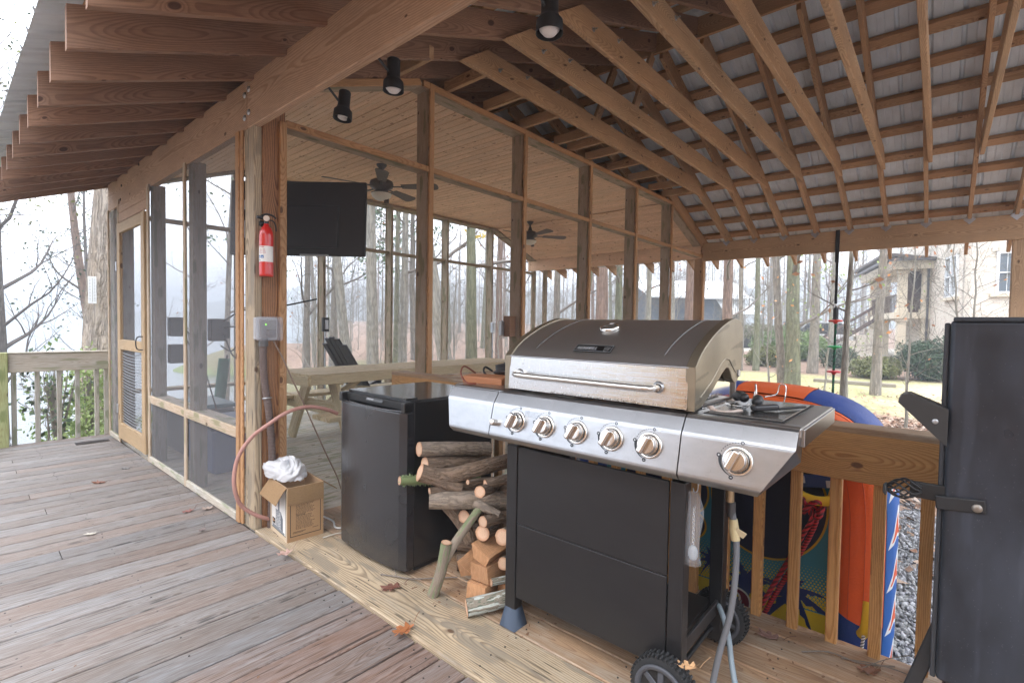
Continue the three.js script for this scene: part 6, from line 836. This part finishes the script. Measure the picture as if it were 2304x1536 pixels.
// ---------------------------------------------------------------- towable tube behind the railing
{
  const cx = 1.5, cy = .2, cz = 2.2; const T = thing('towable_tube', 'inflatable water tube with palm print standing behind the railing', 'water tube', [cx, cy, cz]);
  const blue = mat([.018, .055, .26], .55), orange = mat([.78, .13, .025], .6), yellow = mat([.75, .5, .03], .6), cloth = noiseTex(256, 256, 40, 40, 0, 1, 51); for (const m of [blue, orange]) { m.bumpMap = cloth; m.bumpScale = .002; }
  const art = canvasTex(1024, 1024, (c, w, h) => { // printed cover: navy shapes on teal over a yellow glow with palms and lettering
    c.fillStyle = '#2f8199'; c.fillRect(0, 0, w, h); const R = mulberry(12); const dots = (y0, y1) => { for (let y = y0; y < y1; y += 10) for (let x = (y / 10 % 2) * 6; x < w; x += 12) { const q = (y - y0) / (y1 - y0); c.fillStyle = '#d8b81c'; c.beginPath(); c.arc(x, y, 1 + q * 5.4, 0, 7); c.fill(); } }; dots(520, 690); c.fillStyle = '#dcbf1a'; c.fillRect(0, 690, w, 160); c.fillStyle = '#12307e'; c.fillRect(0, 850, w, h);
    c.fillStyle = '#07123a'; c.strokeStyle = '#c79a1b'; c.lineWidth = 8; for (const [x, y, rx, ry] of [[760, 300, 210, 230], [470, 330, 66, 90], [470, 470, 60, 60], [250, 330, 110, 190]]) { c.beginPath(); c.ellipse(x, y, rx, ry, 0, 0, 7); c.fill(); c.stroke(); } c.fillStyle = '#caa01a'; for (const y of [250, 420]) { c.beginPath(); c.roundRect ? c.roundRect(392, y, 52, 140, 18) : c.rect(392, y, 52, 140); c.fill(); }
    const palm = (x, y, s, col) => { c.strokeStyle = c.fillStyle = col; for (let k = 0; k < 9; k++) { const a = k / 9 * 6.283 + .2, L = s * (.7 + .4 * R()); c.beginPath(); c.moveTo(x, y); for (let q = 0; q <= 10; q++) { const f = q / 10, px = x + Math.cos(a) * L * f, py = y + Math.sin(a) * L * f + f * f * s * .35; c.lineTo(px - Math.sin(a) * s * .16 * (1 - f) * (q % 2 ? 1 : .35), py + Math.cos(a) * s * .16 * (1 - f) * (q % 2 ? 1 : .35)); } for (let q = 10; q >= 0; q--) { const f = q / 10, px = x + Math.cos(a) * L * f, py = y + Math.sin(a) * L * f + f * f * s * .35; c.lineTo(px + Math.sin(a) * s * .12 * (1 - f), py - Math.cos(a) * s * .12 * (1 - f)); } c.fill(); } };
    palm(700, 650, 150, '#11296a'); palm(560, 600, 90, '#11296a'); palm(860, 640, 170, '#11296a'); palm(140, 520, 90, '#11296a'); for (const [x, y] of [[620, 860], [760, 930], [890, 890], [930, 980], [700, 1000]]) palm(x, y, 80, '#e2c61c');
    c.save(); c.translate(330, 740); c.rotate(.08); c.font = 'italic bold 200px serif'; c.textBaseline = 'middle'; c.textAlign = 'center'; c.lineWidth = 16; c.strokeStyle = '#efe9e2'; c.fillStyle = '#7d1230'; c.strokeText('ego O', 90, 0); c.fillText('ego O', 90, 0); c.restore(); c.fillStyle = '#efe9e2'; c.fillRect(560, 940, 90, 14);
  });
  const SQ = a => 1 / Math.pow(Math.pow(Math.abs(Math.cos(a)), 4.6) + Math.pow(Math.abs(Math.sin(a)), 4.6), 1 / 4.6);
  const L = (pts, a0, a1, n = 64) => { // ring about the x axis; angle from +z towards +y
    const b = new GB(), rows = []; for (let k = 0; k <= n; k++) { const a = a0 + (a1 - a0) * k / n; rows.push(pts.map(([x, r], q) => { const sq = SQ(a); return b.v(x, Math.sin(a) * r * sq, Math.cos(a) * r * sq, k / n * 6, q / pts.length); })); } for (let k = 0; k < n; k++) for (let q = 0; q < pts.length - 1; q++) b.q(rows[k][q], rows[k][q + 1], rows[k + 1][q + 1], rows[k + 1][q]); return b.geo(); };
  const arc = (c0, r0, rr, f0, f1, m = 10, sx = 1) => Array.from({ length: m + 1 }, (_, k) => { const f = f0 + (f1 - f0) * k / m; return [c0 - Math.cos(f) * rr * sx, r0 + Math.sin(f) * rr]; });
  { const b = new GB(), n = 64, c0 = b.v(1.285 - cx, 0, 0, .5, .5), R = [.2, .4, .575]; const rows = R.map(r => Array.from({ length: n }, (_, k) => { const a = k / n * 6.283, sq = SQ(a); const Y = Math.sin(a) * r * sq, Z = Math.cos(a) * r * sq; return b.v(1.285 - cx + .03 * (r / .575) ** 2, Y, Z, .5 + Z / 1.2, .5 + Y / 1.2); })); for (let k = 0; k < n; k++) { const j = (k + 1) % n; b.t(c0, rows[0][k], rows[0][j]); for (let q = 0; q < 2; q++) b.q(rows[q][k], rows[q + 1][k], rows[q + 1][j], rows[q][j]); } put(T, 'printed_cover', b.geo(), mat([.85, .85, .85], .6, 0, { map: art, side: THREE.DoubleSide }), [cx, cy, cz]); }
  const bol = arc(1.325 - cx, .655, .088, -1.45, 1.6, 14), out = [[1.33 - cx, .745], [1.36 - cx, .768], [1.45 - cx, .778], [1.6 - cx, .772], [1.72 - cx, .74], [1.78 - cx, .66]];
  const d = Math.PI / 180, ob = bol; put(T, 'side_bolster', L(ob, -14 * d, 128 * d), orange, [cx, cy, cz]); put(T, 'side_bolster', L(ob, 128 * d, 346 * d), blue, [cx, cy, cz]);
  put(T, 'outer_cover', L(out, 80 * d, 240 * d), blue, [cx, cy, cz]); put(T, 'outer_patch', L(out.map(([x, r]) => [x, r + .004]), 60 * d, 80 * d), orange, [cx, cy, cz]); put(T, 'outer_cover', L(out, 30 * d, 60 * d), blue, [cx, cy, cz]);
  const zig = canvasTex(512, 256, (c, w, h) => { c.fillStyle = '#1e63b8'; c.fillRect(0, 0, w, h); c.fillStyle = '#4fb8c8'; c.fillRect(0, 0, w, 70); c.strokeStyle = '#eef2f4'; c.lineWidth = 10; c.fillStyle = '#e3551f'; for (let k = 0; k < 3; k++) { c.beginPath(); c.moveTo(20 + k * 170, 120); c.lineTo(150 + k * 170, 130); c.lineTo(100 + k * 170, 170); c.lineTo(170 + k * 170, 175); c.lineTo(40 + k * 170, 235); c.lineTo(70 + k * 170, 180); c.closePath(); c.fill(); c.stroke(); } }); zig.wrapS = THREE.RepeatWrapping;
  { const g = L(out, -60 * d, 30 * d, 40); const u = g.attributes.uv; for (let i = 0; i < u.count; i++) u.setX(i, u.getX(i) / 6 * 2.2); put(T, 'outer_cover', g, mat([.9, .9, .9], .55, 0, { map: zig }), [cx, cy, cz]); } put(T, 'outer_cover', L(out, 240 * d, 300 * d), blue, [cx, cy, cz]);
  { const b = new GB(), c0 = b.v(.3, 0, 0), n = 40, ring = Array.from({ length: n }, (_, k) => b.v(.28, Math.sin(k / n * 6.283) * .66 * SQ(k / n * 6.283), Math.cos(k / n * 6.283) * .66 * SQ(k / n * 6.283))); for (let k = 0; k < n; k++) b.t(c0, ring[(k + 1) % n], ring[k]); put(T, 'back_cover', b.geo(), blue, [cx, cy, cz]); }
  { const st = put(T, 'handle_strap', rbox(.02, .055, .16, .008), blue, [1.232, .60, 2.70], [-.16, 0, 0]); for (const z of [2.65, 2.75]) put(st, 'stitching', rbox(.003, .03, .022, .001), mat([.5, .55, .7], .7), [1.221, .60 - (z - 2.7) * .16, z]); put(T, 'handle_grip', tube([[1.24, .58, 2.63], [1.2, .545, 2.64], [1.185, .53, 2.70], [1.2, .54, 2.76], [1.24, .57, 2.77]], .02, 30, 12), yellow).position.copy(origin(T).negate()); put(T, 'handle_grip', tube([[1.24, .14, 2.90], [1.215, .1, 2.90], [1.215, .04, 2.895], [1.24, .0, 2.88]], .02, 20, 12), yellow).position.copy(origin(T).negate()); }
  { const g = []; for (const f of [-.9, -.3, .3, .9, 1.3]) { const a = arc(1.325 - cx, .655, .0892, f, f, 1)[0]; for (const [s, e] of [[-14, 128]]) { const p = []; for (let k = 0; k <= 40; k++) { const an = (s + (e - s) * k / 40) * d, sq = SQ(an); p.push([a[0], Math.sin(an) * a[1] * sq, Math.cos(an) * a[1] * sq]); } g.push(tube(p, .0016, 60, 4)); } } put(T, 'seam', mergeGeometries(g), mat([.6, .1, .03], .6), [cx, cy, cz]); }
  const rope = (name, lab, pts, r, c, tw) => { const C = new THREE.CatmullRomCurve3(pts.map(p => V(...p))), n = 160, gs = [[], []]; const fr = C.computeFrenetFrames(n); const P = C.getSpacedPoints(n); for (let s = 0; s < 4; s++) { const q = P.map((p, k) => { const a = s * 1.5708 + k * tw; return p.clone().addScaledVector(fr.normals[k], Math.cos(a) * r * .55).addScaledVector(fr.binormals[k], Math.sin(a) * r * .55); }); gs[s % 2].push(new THREE.TubeGeometry(new THREE.CatmullRomCurve3(q), n * 2, r * .55, 6)); } const t = thing(name, lab, 'rope', pts[0]); put(t, 'strand', mergeGeometries(gs[0]), mat(c, .7)).position.copy(origin(t).negate()); put(t, 'strand', mergeGeometries(gs[1]), mat(c.map(v => v * .22), .7)).position.copy(origin(t).negate()); return t; };
  const kn = (x, y, z) => { const p = []; for (let k = 0; k <= 60; k++) { const a = k / 60 * 18.85; p.push([x + Math.cos(a * 1.5) * .022 - .01, y + Math.sin(a) * .032, z + Math.cos(a * .667) * .035]); } return p; };
  rope('tow_rope', 'red and black braided tow rope knotted to the tube handle', [[1.2, .565, 2.62], [1.18, .52, 2.65], ...kn(1.185, .50, 2.70).slice(0, 50), [1.17, .46, 2.70], [1.168, .38, 2.67], [1.165, .28, 2.63], [1.165, .15, 2.575], [1.17, .02, 2.52], [1.18, -.12, 2.46]], .0095, [.42, .012, .022], .9);
  rope('tow_rope', 'second red strand hanging beside the knotted tow rope', [[1.19, .50, 2.72], [1.18, .45, 2.715], [1.178, .38, 2.695], [1.176, .28, 2.655], [1.176, .15, 2.60], [1.18, .02, 2.545], [1.19, -.12, 2.485]], .0095, [.42, .012, .022], .9); rope('white_rope', 'thin white rope hanging from the yellow grip of the tube', [[1.21, .02, 2.89], [1.2, -.06, 2.885], [1.2, -.2, 2.89], [1.205, -.34, 2.895], [1.22, -.48, 2.9]], .006, [.7, .7, .72], .8);
}
{ // climbing rope with coloured discs hanging from the far beam
  const T = thing('climbing_rope', 'green climbing rope with coloured disc steps hanging from the far beam', 'climbing rope', [7.2, 1.5, 1.94]); const x = 7.19, z = 1.94;
  put(T, 'strap', rbox(.012, .46, .05, .003), M.black, [x - .002, 2.45, 1.93]); put(T, 'strap', rbox(.02, .62, .035, .005), M.black, [x, 1.94, 1.935]); put(T, 'carabiner', new THREE.TorusGeometry(.03, .006, 8, 20).scale(.6, 1.3, 1).rotateY(1.57), M.zinc, [x, 1.60, z]);
  const C = [V(x, 1.58, z), V(x, 1.2, z + .002), V(x, .8, z), V(x, .26, z)], cv = new THREE.CatmullRomCurve3(C), P = cv.getSpacedPoints(120); for (let s = 0; s < 3; s++) put(T, 'rope', new THREE.TubeGeometry(new THREE.CatmullRomCurve3(P.map((p, k) => V(p.x + Math.cos(k * .7 + s * 2.09) * .009, p.y, p.z + Math.sin(k * .7 + s * 2.09) * .009))), 200, .0085, 6), mat(s === 1 ? [.03, .05, .04] : [.015, .12, .06], .8)).position.copy(origin(T).negate());
  put(T, 'knot', cyl(.035, .035, .16, 14), M.black, [x, 1.49, z]); [[1.385, [.75, .05, .03]], [1.015, [.03, .4, .12]], [.657, [.65, .03, .05]], [.285, [.8, .55, .03]]].forEach(([y, c]) => put(T, 'disc', lathe([[0, .02], [.05, .02], [.085, .012], [.09, 0], [.08, -.012], [.03, -.016], [.02, -.04], [0, -.04]], 28), mat(c, .45), [x, y, z]));
}
// ---------------------------------------------------------------- single fallen leaves on the boards
{
  const out = [[0, -.5], [.03, -.3], [.2, -.36], [.34, -.3], [.2, -.16], [.12, -.1], [.4, -.08], [.5, .06], [.36, .1], [.14, .1], [.3, .24], [.34, .4], [.2, .34], [.08, .26], [.06, .44], [0, .52]]; const full = [...out, ...out.slice(1, -1).reverse().map(([x, y]) => [-x * .92, y + .02])].map(([x, y]) => [x * .68, y]);
  const leaf = (lab, x, z, s, turn, curl, c, y = .004) => { const g = new THREE.ShapeGeometry(new THREE.Shape(full.map(p => new THREE.Vector2(...p)))); const p = g.attributes.position; const e = new THREE.ExtrudeGeometry(new THREE.Shape(full.map(q => new THREE.Vector2(q[0] * s, q[1] * s))), { depth: .0006, bevelEnabled: false }); const ep = e.attributes.position; for (let i = 0; i < ep.count; i++) { const X = ep.getX(i) / s, Y = ep.getY(i) / s; ep.setZ(i, ep.getZ(i) + s * (curl * X * X + curl * .6 * Y * Y + .05 * Math.sin(X * 14 + Y * 9))); } e.rotateX(-Math.PI / 2); e.computeVertexNormals();
    const T = thing('oak_leaf', lab, 'leaf', [x, y, z], { turn, group: 'single fallen leaves on the boards' }); const m = new THREE.Mesh(e, mat(c, .65, 0, { side: THREE.DoubleSide })); m.name = 'blade'; const st = new THREE.Mesh(tube([[0, .012 * s, .5 * s], [.03 * s, .02, .7 * s], [.1 * s, .03 * curl + .004, .95 * s]], .0012, 10, 5), mat(c.map(v => v * .6), .7)); st.name = 'stem'; for (const q of [m, st]) { q.castShadow = q.receiveShadow = true; T.add(q); } };
  const y = -.01; leaf('brown oak leaf on the deck near the screen door', -.43, -1.79, .11, .5, .5, [.22, .09, .055], y); leaf('reddish curled leaf beside the second lower screen panel', -.16, -.64, .085, 2, .55, [.30, .13, .11], y); leaf('pale curled leaf right of the reddish leaf by the screen wall', -.06, -.6, .09, 1.2, .7, [.36, .28, .24], y); leaf('whitish leaf fragment in the middle of the deck', -.66, -.65, .07, .9, .3, [.5, .46, .40], y); leaf('pinkish pale leaf standing at the board edge below the cardboard box', -.03, .47, .10, 1.9, 1.1, [.50, .33, .28], .01); leaf('dark brown leaf under the front corner of the refrigerator', .15, 1.165, .12, 1.2, .25, [.16, .065, .045], .008); leaf('rusty lobed oak leaf bridging the deck and the sill board', -.01, 1.475, .115, 1.75, .55, [.34, .125, .045], .008); leaf('dark leaf flake by the lower screen next to the door', -.2, -2.1, .09, .3, .3, [.2, .19, .19], y); leaf('tan dry leaf hanging over the top of the grill wheel', .285, 2.52, .075, .6, 1.0, [.55, .33, .17], .19); leaf('brown leaf on the shadowed boards behind the grill', .68, 2.78, .14, .4, .25, [.20, .085, .035], .006); leaf('small leaf against the railing pickets', .98, 2.93, .1, 1.0, .6, [.2, .09, .05], .008); leaf('leaf lying under the grill beside the wheel', .55, 2.36, .1, 2.2, .4, [.3, .13, .07], .006); leaf('grey leaf scrap near the sill board seam', -.2, -.25, .06, 2.5, .4, [.25, .2, .19], y); leaf('withered leaf by the foot of the rear grill wheel', .95, 2.6, .1, .2, .8, [.22, .13, .11], .008);
  { const R = mulberry(71), g = [], chip = (x, y, z, s) => { const q = new THREE.IcosahedronGeometry(s, 0); q.scale(1 + R() * 1.5, .35, .6 + R() * .6); q.rotateY(R() * 6.28); q.translate(x, y + s * .3, z); g.push(q); }; for (let k = 0; k < 170; k++) chip(.2 + .5 * R(), 0, 1.18 + .75 * Math.pow(R(), 1.3), .002 + .005 * R() * R()); for (let k = 0; k < 160; k++) chip(-1.9 * Math.pow(R(), 1.6) - .02, -.0145, -3 + 6 * R(), .0015 + .003 * R() * R()); for (let k = 0; k < 120; k++) chip(.6 + .5 * R(), 0, 2.4 + .9 * R(), .002 + .004 * R() * R()); tagMesh(new THREE.Mesh(mergeGeometries(g), mat([.2, .11, .065], .9)), 'bark_crumbs', 'crumbs of bark and grit scattered on the boards', 'debris', { kind: 'stuff' }); }
  tagMesh(new THREE.Mesh(mergeGeometries([tube([[.93, .01, 2.72], [.98, .02, 2.8], [1.0, .012, 2.9], [1.03, .03, 3.0]], .003, 20, 5), tube([[.99, .008, 2.84], [1.02, .02, 2.95], [1.0, .03, 3.06], [.96, .01, 3.12]], .002, 20, 5), tube([[.96, .01, 2.9], [1.03, .05, 2.98], [1.05, .08, 3.04]], .0015, 14, 5)]), BK.twig), 'twigs', 'tangle of thin twigs at the foot of the railing pickets', 'twigs');
}
{ // unseen timber house added to give the right half of the grill warm reflections
  const P = thing('added_timber_house', 'unseen tan timber house added left of the deck for grill reflections', 'house', [-8.2, -.6, 4]); const m = W.aged; for (let k = 0; k < 30; k++) lum(P, 'siding_board', [-8.0, -.4 + k * .19, -1.2], [-8.0, -.4 + k * .19, 9.5], .03, .186, m[k % 4]); put(P, 'wall', new THREE.BoxGeometry(4, 5.8, 10.6), m[0], [-10.05, 2.2, 4.15]);
  const r = new GB(); r.q(r.v(-7.3, 5.1, -1.8), r.v(-7.3, 5.1, 10), r.v(-12.5, 7.2, 10), r.v(-12.5, 7.2, -1.8)); puts(P, 'roof', r.geo(), mat([.1, .09, .085], .9));
}
{ // the outer deck railing, left of the picture
  const P = thing('side_railing', 'pine railing along the open side of the deck', 'railing', [-3.15, 0, .4]); lum(P, 'top_board', [-3.15, .79, -3.7], [-3.15, .79, 4.5], .04, .19, W.pine[1]); lum(P, 'cap', [-3.17, .9, -3.7], [-3.17, .9, 4.5], .13, .026, W.strip[1]); for (let z = -3.6; z < 4.5; z += .15) lum(P, 'picket', [-3.18, -.1, z], [-3.18, .79, z], .04, .04, W.pine[2], { up: [0, 0, 1] });
}

renderer.render(scene, camera);
